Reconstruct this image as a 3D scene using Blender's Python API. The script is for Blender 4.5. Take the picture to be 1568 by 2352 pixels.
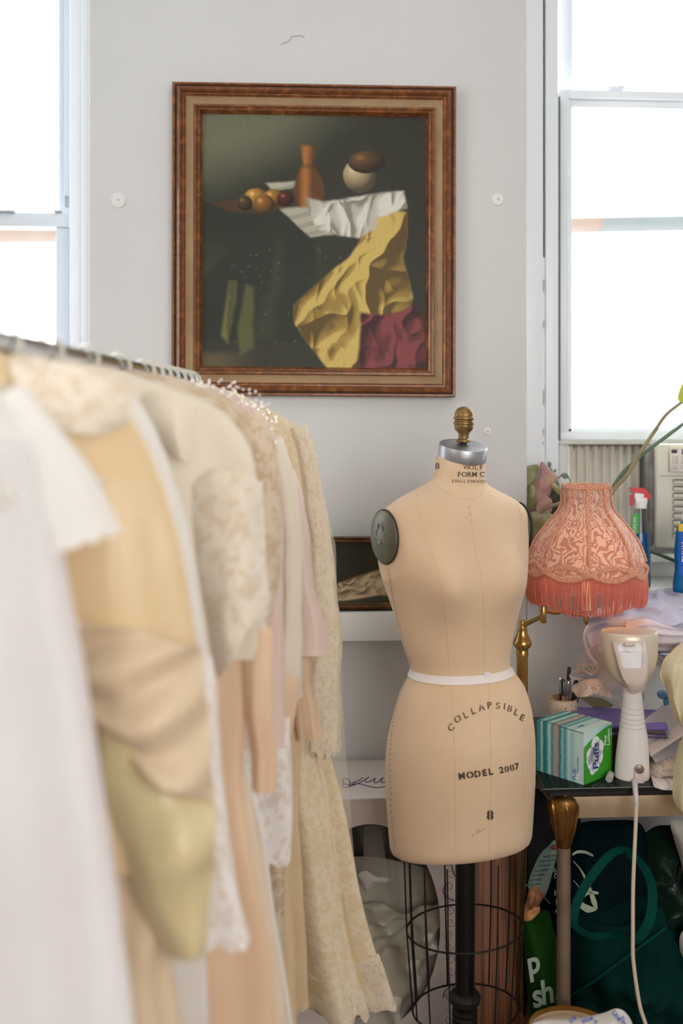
import bpy, bmesh, math, random
import numpy as np
from mathutils import Vector, Matrix, noise
from mathutils.bvhtree import BVHTree
random.seed(7); np.random.seed(7)
PI = math.pi; V = Vector
for o in list(bpy.data.objects): bpy.data.objects.remove(o)
SC = bpy.context.scene; COL = SC.collection

# ------------------------------------------------------------- camera, light, exposure
TH = math.radians(3.4); FPX = 2287.0; HY = 980.0
EYE = V((0, -2.75, 1.5)); FW = V((math.sin(TH), math.cos(TH), 0)); RT = V((math.cos(TH), -math.sin(TH), 0)); UP = V((0, 0, 1))
cam = bpy.data.cameras.new('camera'); camo = bpy.data.objects.new('camera', cam); COL.objects.link(camo)
camo.location = EYE; camo.rotation_euler = (PI/2, 0, -TH)
cam.sensor_width = 36; cam.lens = FPX*36/2352; cam.shift_y = -(1176-HY)/2352
cam.clip_start = .05; cam.clip_end = 200
cam.dof.use_dof = True; cam.dof.focus_distance = 2.42; cam.dof.aperture_fstop = 1.6
SC.camera = camo
SC.view_settings.view_transform = 'Standard'; SC.view_settings.look = 'None'
SC.view_settings.exposure = 0.05; SC.view_settings.gamma = 1.0; SC.view_settings.use_curve_mapping = False
SC.cycles.max_bounces = 8; SC.cycles.diffuse_bounces = 4; SC.cycles.transparent_max_bounces = 16; SC.cycles.use_adaptive_sampling = True; SC.cycles.adaptive_threshold = .02
SC.cycles.use_denoising = True; SC.cycles.sample_clamp_indirect = 6

def lin(c):
    return tuple(((x/255)/12.92 if x/255 <= .04045 else ((x/255+.055)/1.055)**2.4) for x in c)

w = bpy.data.worlds.new('overcast_sky'); SC.world = w; w.use_nodes = True
bg = w.node_tree.nodes['Background']; bg.inputs[0].default_value = (.96, .975, 1, 1); bg.inputs[1].default_value = 7.2

def area(name, loc, target, sx, sy, power, col):
    l = bpy.data.lights.new(name, 'AREA'); l.shape = 'RECTANGLE'; l.size = sx; l.size_y = sy; l.energy = power; l.color = col
    o = bpy.data.objects.new(name, l); COL.objects.link(o); o.location = loc
    o.rotation_euler = (V(target)-V(loc)).to_track_quat('-Z', 'Y').to_euler(); return o
area('studio_lamp', (1.0, -3.7, 1.75), (-0.1, -.6, 1.1), 1.7, 1.2, 42, (1, .955, .9))
area('ceiling_lamp', (.5, -1.9, 3.5), (.5, -1.5, 0), 1.6, 1.2, 9, (1, .92, .8))
for nm, lx, lw in (('window_portal_left', -1.9, 2.2), ('window_portal_right', 1.5, 2.2)):
    po = area(nm, (lx, .5, 2.15), (lx, -2, 2.15), lw, 2.4, 1, (1, 1, 1)); po.data.cycles.is_portal = True
po = area('window_portal_side', (-3.4, -3.3, 1.8), (0, -3.3, 1.8), 2.1, 2.2, 1, (1, 1, 1)); po.data.cycles.is_portal = True

# ------------------------------------------------------------- geometry helpers
def P(px, py, d):            # the point seen at a picture position, d metres into the room
    return EYE + FW*d + RT*((px-784)/FPX*d) + UP*((HY-py)/FPX*d)
def PY(px, py, Y):           # the same on the plane y = Y
    k = (px-784)/FPX
    return P(px, py, (Y-EYE.y)/(FW.y + k*RT.y))
def PZ(px, py, z):           # the same on the plane z = const
    return P(px, py, (EYE.z-z)*FPX/(py-HY))
def nz(p, s=1., o=0.): return noise.noise(V((p[0]*s+o, p[1]*s-o*1.7, p[2]*s+o*.6)))
def interp(xs, ys, x):
    return float(np.interp(x, xs, ys))
def spline(pts, n, closed=False):
    pts = [V(p) for p in pts]; N = len(pts); out = []
    segs = N if closed else N-1
    for i in range(n if closed else n+1):
        t = i/n*segs; k = min(int(t), segs-1); u = t-k
        if closed: a, b, c, d = (pts[(k+j) % N] for j in (-1, 0, 1, 2))
        else: a, b, c, d = pts[max(k-1, 0)], pts[k], pts[min(k+1, N-1)], pts[min(k+2, N-1)]
        out.append(.5*((2*b)+(c-a)*u+(2*a-5*b+4*c-d)*u*u+(3*b-a-3*c+d)*u**3))
    return out

class B:
    def __init__(s): s.v = []; s.f = []; s.m = []; s.uv = []
    def add(s, vs, fs, mi=0, uvs=None):
        n = len(s.v); s.v += [tuple(v) for v in vs]; s.f += [tuple(n+i for i in f) for f in fs]; s.m += [mi]*len(fs)
        s.uv += list(uvs) if uvs else [(v[0]+v[1], v[2]) for v in vs]
        return s
    def box(s, c, size, rot=None, bev=0, mi=0, seg=2):
        bm = bmesh.new(); bmesh.ops.create_cube(bm, size=1); bmesh.ops.scale(bm, vec=size, verts=bm.verts)
        if bev: bmesh.ops.bevel(bm, geom=bm.edges[:], offset=bev, segments=seg, affect='EDGES', profile=.5)
        M4 = Matrix.Translation(V(c)) @ (rot.to_matrix().to_4x4() if hasattr(rot, 'to_matrix') else (rot or Matrix.Identity(4)))
        bm.verts.index_update()
        s.add([M4 @ v.co for v in bm.verts], [[v.index for v in f.verts] for f in bm.faces], mi); bm.free(); return s
    def span(s, a, b, bev=0, mi=0):     # box between two corners
        a, b = V(a), V(b); return s.box((a+b)/2, [abs(x) for x in (b-a)], None, bev, mi)
    def tube(s, path, r, n=10, closed=False, mi=0, cap=True, flat=1.0):
        path = [V(p) for p in path]; N = len(path); vs = []; fs = []; prev = None
        for i, p in enumerate(path):
            if closed: t = path[(i+1) % N]-path[i-1]
            else: t = path[min(i+1, N-1)]-path[max(i-1, 0)]
            if t.length < 1e-9: t = V((0, 0, 1))
            t.normalize()
            if prev is None:
                a = V((0, 0, 1)) if abs(t.z) < .9 else V((1, 0, 0)); nrm = (a-t*a.dot(t)).normalized()
            else:
                nrm = prev-t*prev.dot(t); nrm = nrm.normalized() if nrm.length > 1e-6 else t.orthogonal().normalized()
            prev = nrm; bn = t.cross(nrm); rr = r(i/max(N-1, 1)) if callable(r) else r
            for k in range(n):
                a = 2*PI*k/n; vs.append(p+nrm*math.cos(a)*rr+bn*math.sin(a)*rr*flat)
        for i in range(N if closed else N-1):
            j = (i+1) % N
            for k in range(n): fs.append((i*n+k, i*n+(k+1) % n, j*n+(k+1) % n, j*n+k))
        if cap and not closed: fs += [tuple(range(n-1, -1, -1)), tuple((N-1)*n+k for k in range(n))]
        return s.add(vs, fs, mi)
    def lathe(s, prof, c, n=40, axis=(0, 0, 1), mi=0, cap=True):   # prof: (radius, height)
        q = V((0, 0, 1)).rotation_difference(V(axis)); vs = []; fs = []
        for r, h in prof:
            for k in range(n):
                a = 2*PI*k/n; vs.append(V(c)+q @ V((r*math.cos(a), r*math.sin(a), h)))
        for i in range(len(prof)-1):
            for k in range(n): fs.append((i*n+k, i*n+(k+1) % n, (i+1)*n+(k+1) % n, (i+1)*n+k))
        if cap:
            if prof[0][0] > 1e-5: fs.append(tuple(range(n-1, -1, -1)))
            if prof[-1][0] > 1e-5: fs.append(tuple((len(prof)-1)*n+k for k in range(n)))
        return s.add(vs, fs, mi)
    def ball(s, c, r, n=10, sc=(1, 1, 1), mi=0):
        vs = []; fs = []; m = max(n//2, 3)
        for i in range(m+1):
            t = PI*i/m
            for k in range(n):
                a = 2*PI*k/n; vs.append(V(c)+V((math.sin(t)*math.cos(a)*r*sc[0], math.sin(t)*math.sin(a)*r*sc[1], math.cos(t)*r*sc[2])))
        for i in range(m):
            for k in range(n): fs.append((i*n+k, (i+1)*n+k, (i+1)*n+(k+1) % n, i*n+(k+1) % n))
        return s.add(vs, fs, mi)
    def grid(s, fn, nu, nv, mi=0, uvf=None):      # fn(u,v) with u,v in 0..1
        vs = []; fs = []; uvs = []
        for j in range(nv+1):
            for i in range(nu+1):
                u, v = i/nu, j/nv; vs.append(fn(u, v)); uvs.append(uvf(u, v) if uvf else (u, v))
        for j in range(nv):
            for i in range(nu):
                a = j*(nu+1)+i; fs.append((a, a+1, a+nu+2, a+nu+1))
        return s.add(vs, fs, mi, uvs)
    def prism(s, poly, off, mi=0):                # closed planar polygon pushed along off
        poly = [V(p) for p in poly]; n = len(poly); off = V(off)
        vs = poly+[p+off for p in poly]
        fs = [tuple(range(n)), tuple(range(2*n-1, n-1, -1))]+[(i, n+i, n+(i+1) % n, (i+1) % n) for i in range(n)]
        return s.add(vs, fs, mi)
    def pillow(s, pts, d, T, nr=10, n=64, wr=0.0, ws=9., mi=0, pw=.5, back=.6, center=None, smooth=True):
        # a soft closed body whose outline is the closed polygon pts
        o3 = [P(p[0], p[1], p[2] if len(p) > 2 else d) for p in pts]
        o3 = spline(o3, n, True) if smooth else [o3[int(i*len(o3)/n)].lerp(o3[(int(i*len(o3)/n)+1) % len(o3)], i*len(o3)/n % 1) for i in range(n)]
        c = P(*center) if center else sum(o3, V())/n
        off = random.random()*50
        for sg in (1, -1):
            vs = []; fs = []; uvs = []
            for j in range(nr+1):
                k = 1-j/nr
                for p in o3:
                    q = c.lerp(p, k); h = T*(max(1-k*k, 0)**pw)*(1 if sg == 1 else back)
                    w_ = wr*(1-k**6)*(nz(q, ws, off)+.5*nz(q, ws*2.3, off+3)) if wr else 0
                    vs.append(q-FW*(sg*h+w_)); uvs.append((q.dot(RT), q.z))
            for j in range(nr):
                for i in range(n):
                    f = (j*n+i, j*n+(i+1) % n, (j+1)*n+(i+1) % n, (j+1)*n+i); fs.append(f if sg == 1 else f[::-1])
            s.add(vs, fs, mi, uvs)
        return s
    def sheet(s, rows, nu, nv, th=.004, wr=0, ws=8., mi=0, fold=None):
        # cloth through a net of control points (px, py, d), with its own thickness
        R = [spline([P(*p) for p in r], nu) for r in rows]; cols = [spline([R[j][i] for j in range(len(R))], nv) for i in range(nu+1)]
        off = random.random()*40; front = []
        for j in range(nv+1):
            for i in range(nu+1):
                q = cols[i][j].copy()
                if wr: q += (nz(q, ws, off)*.7+nz(q, ws*2.7, off+9)*.35)*wr*(RT*.35-FW+UP*.3)
                if fold: q -= FW*fold(i/nu, j/nv)
                front.append(q)
        nrm = len(front)
        fs = []; W = nu+1
        for j in range(nv):
            for i in range(nu):
                a = j*W+i; fs += [(a, a+1, a+W+1, a+W), (nrm+a, nrm+a+W, nrm+a+W+1, nrm+a+1)]
        rim = [i for i in range(W)]+[j*W+nu for j in range(1, nv+1)]+[nv*W+i for i in range(nu-1, -1, -1)]+[j*W for j in range(nv-1, 0, -1)]
        for k in range(len(rim)):
            a, b = rim[k], rim[(k+1) % len(rim)]; fs.append((b, a, nrm+a, nrm+b))
        uvs = [(q.dot(RT), q.z) for q in front]*2
        return s.add(front+[q+FW*th for q in front], fs, mi, uvs)

ORG = {}
def make(name, b, mat, parent=None, base=None, ang=40):
    me = bpy.data.meshes.new(name)
    if parent is not None: org = ORG[parent.name]
    elif base is not None: org = V(base)
    else:
        a = np.array(b.v); org = V(((a[:, 0].min()+a[:, 0].max())/2, (a[:, 1].min()+a[:, 1].max())/2, a[:, 2].min()))
    me.from_pydata([(v[0]-org[0], v[1]-org[1], v[2]-org[2]) for v in b.v], [], b.f)
    for m in (mat if isinstance(mat, (list, tuple)) else [mat]): me.materials.append(m)
    me.polygons.foreach_set('material_index', b.m)
    l = me.uv_layers.new(name='UVMap'); idx = np.empty(len(me.loops), dtype=np.int32); me.loops.foreach_get('vertex_index', idx)
    l.data.foreach_set('uv', np.array(b.uv, dtype=np.float32)[idx].ravel())
    me.update(); me.shade_smooth(); me.set_sharp_from_angle(angle=math.radians(ang))
    o = bpy.data.objects.new(name, me); COL.objects.link(o)
    if parent is not None: o.parent = parent
    else: o.location = org
    ORG[o.name] = org
    return o
def tag(o, label=None, cat=None, group=None, kind=None):
    for k, v in (('label', label), ('category', cat), ('group', group), ('kind', kind)):
        if v: o[k] = v
    return o
def thing(name, loc, label, cat, group=None):
    o = bpy.data.objects.new(name, None); COL.objects.link(o); o.location = loc; o.empty_display_size = .05
    ORG[o.name] = V(loc); return tag(o, label, cat, group)
def struct(name, b, mat, label=None):
    o = make(name, b, mat, base=(0, 0, 0)); o['kind'] = 'structure'
    if label: o['label'] = label
    return o
def copy_tree(o, parent=None):
    c = o.copy(); COL.objects.link(c)
    if parent: c.parent = parent
    ORG[c.name] = ORG[o.name]
    for ch in list(o.children): copy_tree(ch, c)
    return c
def glyphs(txt, size, bold=0., shear=0., gap=None):
    # flat letters as (verts, faces) about the origin, with optional stencil bridges
    cu = bpy.data.curves.new('t', 'FONT'); cu.body = txt; cu.size = size; cu.offset = bold; cu.shear = shear; cu.align_x = 'CENTER'; cu.resolution_u = 4
    ob = bpy.data.objects.new('t', cu); COL.objects.link(ob); dg = bpy.context.evaluated_depsgraph_get()
    me = bpy.data.meshes.new_from_object(ob.evaluated_get(dg)); bpy.data.objects.remove(ob); bpy.data.curves.remove(cu)
    bm = bmesh.new(); bm.from_mesh(me); bpy.data.meshes.remove(me)
    if gap and bm.verts:
        xs = [v.co.x for v in bm.verts]; xm = (min(xs)+max(xs))/2
        for sgn in (-1, 1):
            bmesh.ops.bisect_plane(bm, geom=bm.verts[:]+bm.edges[:]+bm.faces[:], plane_co=(xm+sgn*gap/2, 0, 0), plane_no=(1, 0, 0))
        bmesh.ops.delete(bm, geom=[f for f in bm.faces if abs(f.calc_center_median().x-xm) < gap/2], context='FACES')
    bmesh.ops.triangulate(bm, faces=bm.faces[:])
    lim = size*.3
    for _ in range(2):
        le = [e for e in bm.edges if e.calc_length() > lim]
        if le: bmesh.ops.subdivide_edges(bm, edges=le, cuts=1); bmesh.ops.triangulate(bm, faces=bm.faces[:])
    bm.verts.index_update(); r = ([v.co.copy() for v in bm.verts], [[v.index for v in f.verts] for f in bm.faces]); bm.free(); return r
def letter(b, txt, size, fn, bold=0., shear=0., gap=None, mi=0):
    vs, fs = glyphs(txt, size, bold, shear, gap)
    if vs: b.add([fn(v.x, v.y) for v in vs], fs, mi)

# ------------------------------------------------------------- materials
class NT:
    def __init__(s, name):
        s.m = bpy.data.materials.new(name); s.m.use_nodes = True; s.t = s.m.node_tree; s.t.nodes.clear()
        s.out = s.n('ShaderNodeOutputMaterial')
    def n(s, ty, **kw):
        x = s.t.nodes.new(ty)
        for k, v in kw.items(): setattr(x, k, v)
        return x
    def l(s, a, b): s.t.links.new(a, b)
    def noise(s, co, scale, detail=3, dist=0):
        x = s.n('ShaderNodeTexNoise'); x.inputs['Scale'].default_value = scale; x.inputs['Detail'].default_value = detail; x.inputs['Distortion'].default_value = dist
        if co: s.l(co, x.inputs['Vector'])
        return x.outputs['Fac']
    def map(s, co, sc):
        x = s.n('ShaderNodeMapping'); x.inputs['Scale'].default_value = sc; s.l(co, x.inputs['Vector']); return x.outputs[0]
    def ramp(s, fac, stops):
        x = s.n('ShaderNodeValToRGB'); e = x.color_ramp.elements
        while len(e) < len(stops): e.new(.5)
        for k, (p, c) in enumerate(stops): e[k].position = p; e[k].color = (*c, 1) if len(c) == 3 else c
        s.l(fac, x.inputs[0]); return x.outputs[0]
    def bump(s, h, st, dist=.01):
        x = s.n('ShaderNodeBump'); x.inputs['Strength'].default_value = st; x.inputs['Distance'].default_value = dist; s.l(h, x.inputs['Height']); return x.outputs[0]
    def math(s, op, a, b=None):
        x = s.n('ShaderNodeMath', operation=op)
        for i, q in enumerate((a, b)):
            if q is None: continue
            if isinstance(q, (int, float)): x.inputs[i].default_value = q
            else: s.l(q, x.inputs[i])
        return x.outputs[0]
    def bsdf(s, col, rough=.6, metal=0, spec=.5, sheen=0, coat=0, normal=None):
        p = s.n('ShaderNodeBsdfPrincipled')
        if isinstance(col, tuple): p.inputs['Base Color'].default_value = (*col, 1)
        else: s.l(col, p.inputs['Base Color'])
        p.inputs['Roughness'].default_value = rough; p.inputs['Metallic'].default_value = metal; p.inputs['Specular IOR Level'].default_value = spec
        p.inputs['Sheen Weight'].default_value = sheen; p.inputs['Coat Weight'].default_value = coat
        if normal: s.l(normal, p.inputs['Normal'])
        return p
    def mix(s, fac, a, b):
        x = s.n('ShaderNodeMixShader')
        if isinstance(fac, (int, float)): x.inputs[0].default_value = fac
        else: s.l(fac, x.inputs[0])
        s.l(a, x.inputs[1]); s.l(b, x.inputs[2]); return x.outputs[0]
    def done(s, sh): s.l(sh if not hasattr(sh, 'outputs') else sh.outputs[0], s.out.inputs[0]); return s.m

def mat(name, col, rough=.6, metal=0, bump=0, bs=60, var=.0, vs=6, spec=.5, sheen=0, coat=0, vcol=None):
    t = NT(name); co = t.n('ShaderNodeTexCoord').outputs['Object']; c = lin(col)
    if var or vcol:
        c2 = lin(vcol) if vcol else tuple(x*(1-var) for x in c)
        c = t.ramp(t.noise(co, vs, 5), [(.35, c), (.68, c2)])
    nm = t.bump(t.noise(co, bs, 4), bump, .004) if bump else None
    return t.done(t.bsdf(c, rough, metal, spec, sheen, coat, nm))
def cloth(name, col, rough=.75, tl=.22, bump=.25, bs=350, sheen=.2, var=.08, spec=.3, wrinkle=.0, vcol=None, weave=True):
    t = NT(name); tc = t.n('ShaderNodeTexCoord'); co = tc.outputs['Object']; c = lin(col)
    cc = t.ramp(t.noise(co, 5, 4), [(.35, c), (.7, lin(vcol) if vcol else tuple(x*(1-var) for x in c))])
    h = t.noise(co, bs, 2)
    if wrinkle: h = t.math('ADD', t.math('MULTIPLY', h, .12), t.math('MULTIPLY', t.noise(t.map(co, (1, 1, .22)), 26, 3, .6), wrinkle))
    nm = t.bump(h, bump, .012 if wrinkle else .003)
    p = t.bsdf(cc, rough, 0, spec, sheen, 0, nm)
    tr = t.n('ShaderNodeBsdfTranslucent'); t.l(cc, tr.inputs[0])
    return t.done(t.mix(tl, p.outputs[0], tr.outputs[0]))
def lace(name, col, scale=34., hole=.45, ground=.25, tl=.3, motif=.52):
    # threads and flowers over see-through net
    t = NT(name); uv = t.n('ShaderNodeTexCoord').outputs['UV']; c = lin(col)
    v = t.n('ShaderNodeTexVoronoi', feature='DISTANCE_TO_EDGE'); v.inputs['Scale'].default_value = scale*7; t.l(uv, v.inputs['Vector'])
    net = t.math('LESS_THAN', v.outputs['Distance'], .13)
    f = t.n('ShaderNodeTexVoronoi', feature='SMOOTH_F1'); f.inputs['Scale'].default_value = scale*.8
    ns = t.n('ShaderNodeTexNoise'); ns.inputs['Scale'].default_value = scale*1.6; t.l(uv, ns.inputs['Vector'])
    ad = t.n('ShaderNodeVectorMath', operation='MULTIPLY_ADD'); t.l(ns.outputs['Color'], ad.inputs[0]); ad.inputs[1].default_value = (1.1/scale,)*3; t.l(uv, ad.inputs[2])
    t.l(ad.outputs[0], f.inputs['Vector'])
    fl = t.noise(ad.outputs[0], scale*1.15, 4, 1.2)
    mot = t.math('GREATER_THAN', fl, motif)
    ring = t.math('LESS_THAN', t.math('ABSOLUTE', t.math('SUBTRACT', f.outputs['Distance'], .42)), .05)
    a = t.math('MAXIMUM', t.math('MAXIMUM', mot, ring), t.math('MULTIPLY', net, .8))
    a = t.math('MAXIMUM', a, ground)
    hgt = t.math('ADD', mot, ring)
    cc = t.ramp(fl, [(.3, tuple(x*.9 for x in c)), (.6, c)])
    p = t.bsdf(cc, .8, 0, .2, .2, 0, t.bump(hgt, .4, .0015)); tr = t.n('ShaderNodeBsdfTranslucent'); t.l(cc, tr.inputs[0])
    sh = t.mix(tl, p.outputs[0], tr.outputs[0]); tp = t.n('ShaderNodeBsdfTransparent')
    return t.done(t.mix(a, tp.outputs[0], sh))
def lacework(name, col, base, scale=60., motif=.47, bump=.5, tl=.22):
    # lace laid over an opaque ground: raised flowers on fine net
    t = NT(name); uv = t.n('ShaderNodeTexCoord').outputs['UV']
    ns = t.n('ShaderNodeTexNoise'); ns.inputs['Scale'].default_value = scale*1.3; t.l(uv, ns.inputs['Vector'])
    ad = t.n('ShaderNodeVectorMath', operation='MULTIPLY_ADD'); t.l(ns.outputs['Color'], ad.inputs[0]); ad.inputs[1].default_value = (1.3/scale,)*3; t.l(uv, ad.inputs[2])
    v = t.n('ShaderNodeTexVoronoi', feature='SMOOTH_F1'); v.inputs['Scale'].default_value = scale*.55; t.l(ad.outputs[0], v.inputs['Vector'])
    ring = t.math('LESS_THAN', t.math('ABSOLUTE', t.math('SUBTRACT', v.outputs['Distance'], .38)), .07)
    fl = t.noise(ad.outputs[0], scale*.9, 3, .8); mot = t.ramp(fl, [(motif, (0, 0, 0)), (motif+.06, (1, 1, 1))])
    m = t.math('MAXIMUM', mot, ring); c = t.ramp(m, [(0., lin(base)), (1., lin(col))])
    p = t.bsdf(c, .7, 0, .25, .25, 0, t.bump(m, bump, .002)); tr = t.n('ShaderNodeBsdfTranslucent'); t.l(c, tr.inputs[0])
    return t.done(t.mix(tl, p.outputs[0], tr.outputs[0]))
def sheer(name, col, alpha=.5, tl=.4):
    t = NT(name); c = lin(col); p = t.bsdf(c, .7, 0, .2, .3); tr = t.n('ShaderNodeBsdfTranslucent'); tr.inputs[0].default_value = (*c, 1)
    return t.done(t.mix(alpha, t.n('ShaderNodeBsdfTransparent').outputs[0], t.mix(tl, p.outputs[0], tr.outputs[0])))
def clear(name, col=(255, 255, 255), refl=.1, rough=.02, tint=1.0, body=0., bcol=None):
    t = NT(name); tp = t.n('ShaderNodeBsdfTransparent'); tp.inputs[0].default_value = (*[x*tint for x in lin(col)], 1)
    g = t.n('ShaderNodeBsdfGlossy'); g.inputs['Roughness'].default_value = rough
    fr = t.n('ShaderNodeFresnel'); fr.inputs[0].default_value = 1.45
    sh = t.mix(t.math('MINIMUM', t.math('MULTIPLY', fr.outputs[0], refl*10), .6), tp.outputs[0], g.outputs[0])
    if body:
        sh = t.mix(body, sh, t.bsdf(lin(bcol or col), .3).outputs[0])
    return t.done(sh)

# ------------------------------------------------------------- the room
def wallmat():
    t = NT('painted_plaster'); co = t.n('ShaderNodeTexCoord').outputs['Object']
    c = t.ramp(t.noise(co, 1.6, 5), [(.3, lin((211, 212, 211))), (.7, lin((205, 206, 205)))])
    h = t.math('ADD', t.noise(co, 70, 4), t.math('MULTIPLY', t.noise(co, 9, 4, .5), .9))
    return t.done(t.bsdf(c, .75, 0, .25, 0, 0, t.bump(h, .22, .006)))
M_wall = wallmat()
M_paint = mat('white_gloss_paint', (238, 243, 249), .35, 0, .06, 30)
M_frame = mat('window_aluminium_paint', (240, 247, 253), .35, 0, .05, 40, .05, 9)
M_gap = mat('black_rubber_gap', (14, 22, 28), .8)
M_glass = clear('window_glass', refl=.05)
def woodfloor():
    t = NT('floor_boards'); co = t.n('ShaderNodeTexCoord').outputs['Object']
    br = t.n('ShaderNodeTexBrick'); br.inputs['Scale'].default_value = 1.; br.inputs['Brick Width'].default_value = 1.2; br.inputs['Row Height'].default_value = .085
    br.inputs['Mortar Size'].default_value = .002; br.inputs['Color1'].default_value = (*lin((116, 78, 50)), 1); br.inputs['Color2'].default_value = (*lin((96, 62, 40)), 1); br.inputs['Mortar'].default_value = (*lin((50, 32, 20)), 1)
    t.l(co, br.inputs['Vector']); g = t.ramp(t.noise(t.map(co, (3, 40, 1)), 2, 5), [(.3, (.7, .7, .7)), (.7, (1, 1, 1))])
    mx = t.n('ShaderNodeMix', data_type='RGBA', blend_type='MULTIPLY'); mx.inputs[0].default_value = 1; t.l(br.outputs[0], mx.inputs[6]); t.l(g, mx.inputs[7])
    return t.done(t.bsdf(mx.outputs[2], .4, 0, .5))
XL = PY(204, 900, 0).x; XR = PY(1210.5, 900, 0).x
WZ0, WZ1 = 1.03, 3.25; RX0, RX1, RY0, CEIL = -3.2, 3.1, -6.0, 3.7
struct('floor', B().span((RX0, RY0, -.06), (RX1, .45, 0)), woodfloor())
struct('ceiling', B().span((RX0, RY0, CEIL), (RX1, .45, CEIL+.1)), M_wall)
SY0, SY1, SZ0, SZ1 = -4.6, -2.3, 1.0, 3.1
struct('wall_left', B().span((RX0-.1, RY0, 0), (RX0, SY0, CEIL)).span((RX0-.1, SY1, 0), (RX0, .45, CEIL)).span((RX0-.1, SY0, 0), (RX0, SY1, SZ0)).span((RX0-.1, SY0, SZ1), (RX0, SY1, CEIL)), M_wall)
b = B(); zmid = (SZ0+SZ1)/2
for a_, e_ in (((SY0, SZ0), (SY0+.05, SZ1)), ((SY1-.05, SZ0), (SY1, SZ1)), ((SY0, SZ0), (SY1, SZ0+.06)), ((SY0, SZ1-.05), (SY1, SZ1)), ((SY0, zmid-.025), (SY1, zmid+.025))): b.span((RX0-.08, a_[0], a_[1]), (RX0-.03, e_[0], e_[1]), .003)
struct('window_3', b, M_frame)
struct('wall_right', B().span((RX1, RY0, 0), (RX1+.1, .45, CEIL)), M_wall)
struct('wall_back', B().span((RX0, RY0-.1, 0), (RX1, RY0, CEIL)), M_wall)
LW0, RW1 = XL-1.5, XR+1.35
b = B(); b.span((XL, 0, 0), (XR, .42, CEIL), .006)
b.span((LW0, 0, 0), (XL, .42, WZ0)); b.span((XR, 0, 0), (RW1, .42, WZ0)); b.span((LW0, 0, WZ1), (XL, .42, CEIL)); b.span((XR, 0, WZ1), (RW1, .42, CEIL))
b.span((RX0, 0, 0), (LW0, .42, CEIL)); b.span((RW1, 0, 0), (RX1, .42, CEIL))
struct('wall_front', b, M_wall)

def X(px, Y): return PY(px, 900, Y).x
def Z(py, px, Y): return PY(px, py, Y).z
M_paintl = mat('white_casing_paint', (236, 241, 246), .4, 0, .06, 30); M_framel = mat('white_sash_paint', (220, 229, 237), .4, 0, .05, 40, .04, 9)
# left window: a casing, an outer upper sash and an inner lower sash
def win_left():
    w = tag(make('window_1', B().span((X(160, .10), .10, WZ0), (XL+.02, .30, WZ1), .003), M_paintl, base=(0, 0, 0)), None, None, None, 'structure')
    ORG[w.name] = V((0, 0, 0))
    make('window_frame', B().span((X(189, .075), .06, WZ0), (XL, .10, WZ1), .003).span((LW0, .06, WZ0), (LW0+.06, .3, WZ1)).span((LW0, .1, WZ1-.06), (XL, .3, WZ1)), M_paintl, w)
    b = B(); y0, y1 = .225, .26
    zm = Z(488, 80, .2)
    b.span((X(134, y0), y0, zm-.03), (X(150, y0), y1, WZ1-.05), .002); b.span((X(149, y0), y0-.015, zm-.03), (X(164, y0), y1, WZ1-.05), .002)
    b.span((LW0+.05, y0, zm-.03), (X(164, y0), y1, zm+.0), .002); b.span((LW0+.05, y0, WZ1-.1), (X(164, y0), y1, WZ1-.05), .002)
    make('upper_sash', b, M_framel, w)
    b = B(); y0, y1 = .17, .215; zt = Z(490, 80, y0); zb = Z(522, 80, y0)
    b.span((LW0+.05, y0-.01, zb), (X(159, y0), y1, zt), .003); b.span((X(128, y0), y0, WZ0+.02), (X(160, y0), y1, zb), .003)
    b.span((LW0+.05, y0, WZ0), (X(160, y0), y1, WZ0+.07), .003); b.span((LW0+.05, y0, WZ0+.02), (LW0+.09, y1, zb), .003)
    make('lower_sash', b, M_framel, w)
    b = B(); b.box(PY(134, 487, .16), (.022, .02, .007), None, .002); b.box(PY(15, 487, .16), (.05, .025, .008), None, .003); b.box(PY(153, 463, .205), (.01, .01, .032), None, .002)
    make('sash_latch', b, mat('latch_metal', (168, 172, 172), .4, .4), w)
    make('glass_pane', B().span((LW0+.05, .24, zm), (X(136, .24), .243, WZ1-.08)), M_glass, w)
    make('glass_pane', B().span((LW0+.07, .19, WZ0+.05), (X(130, .19), .193, zb)), M_glass, w)
win_left()
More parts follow.
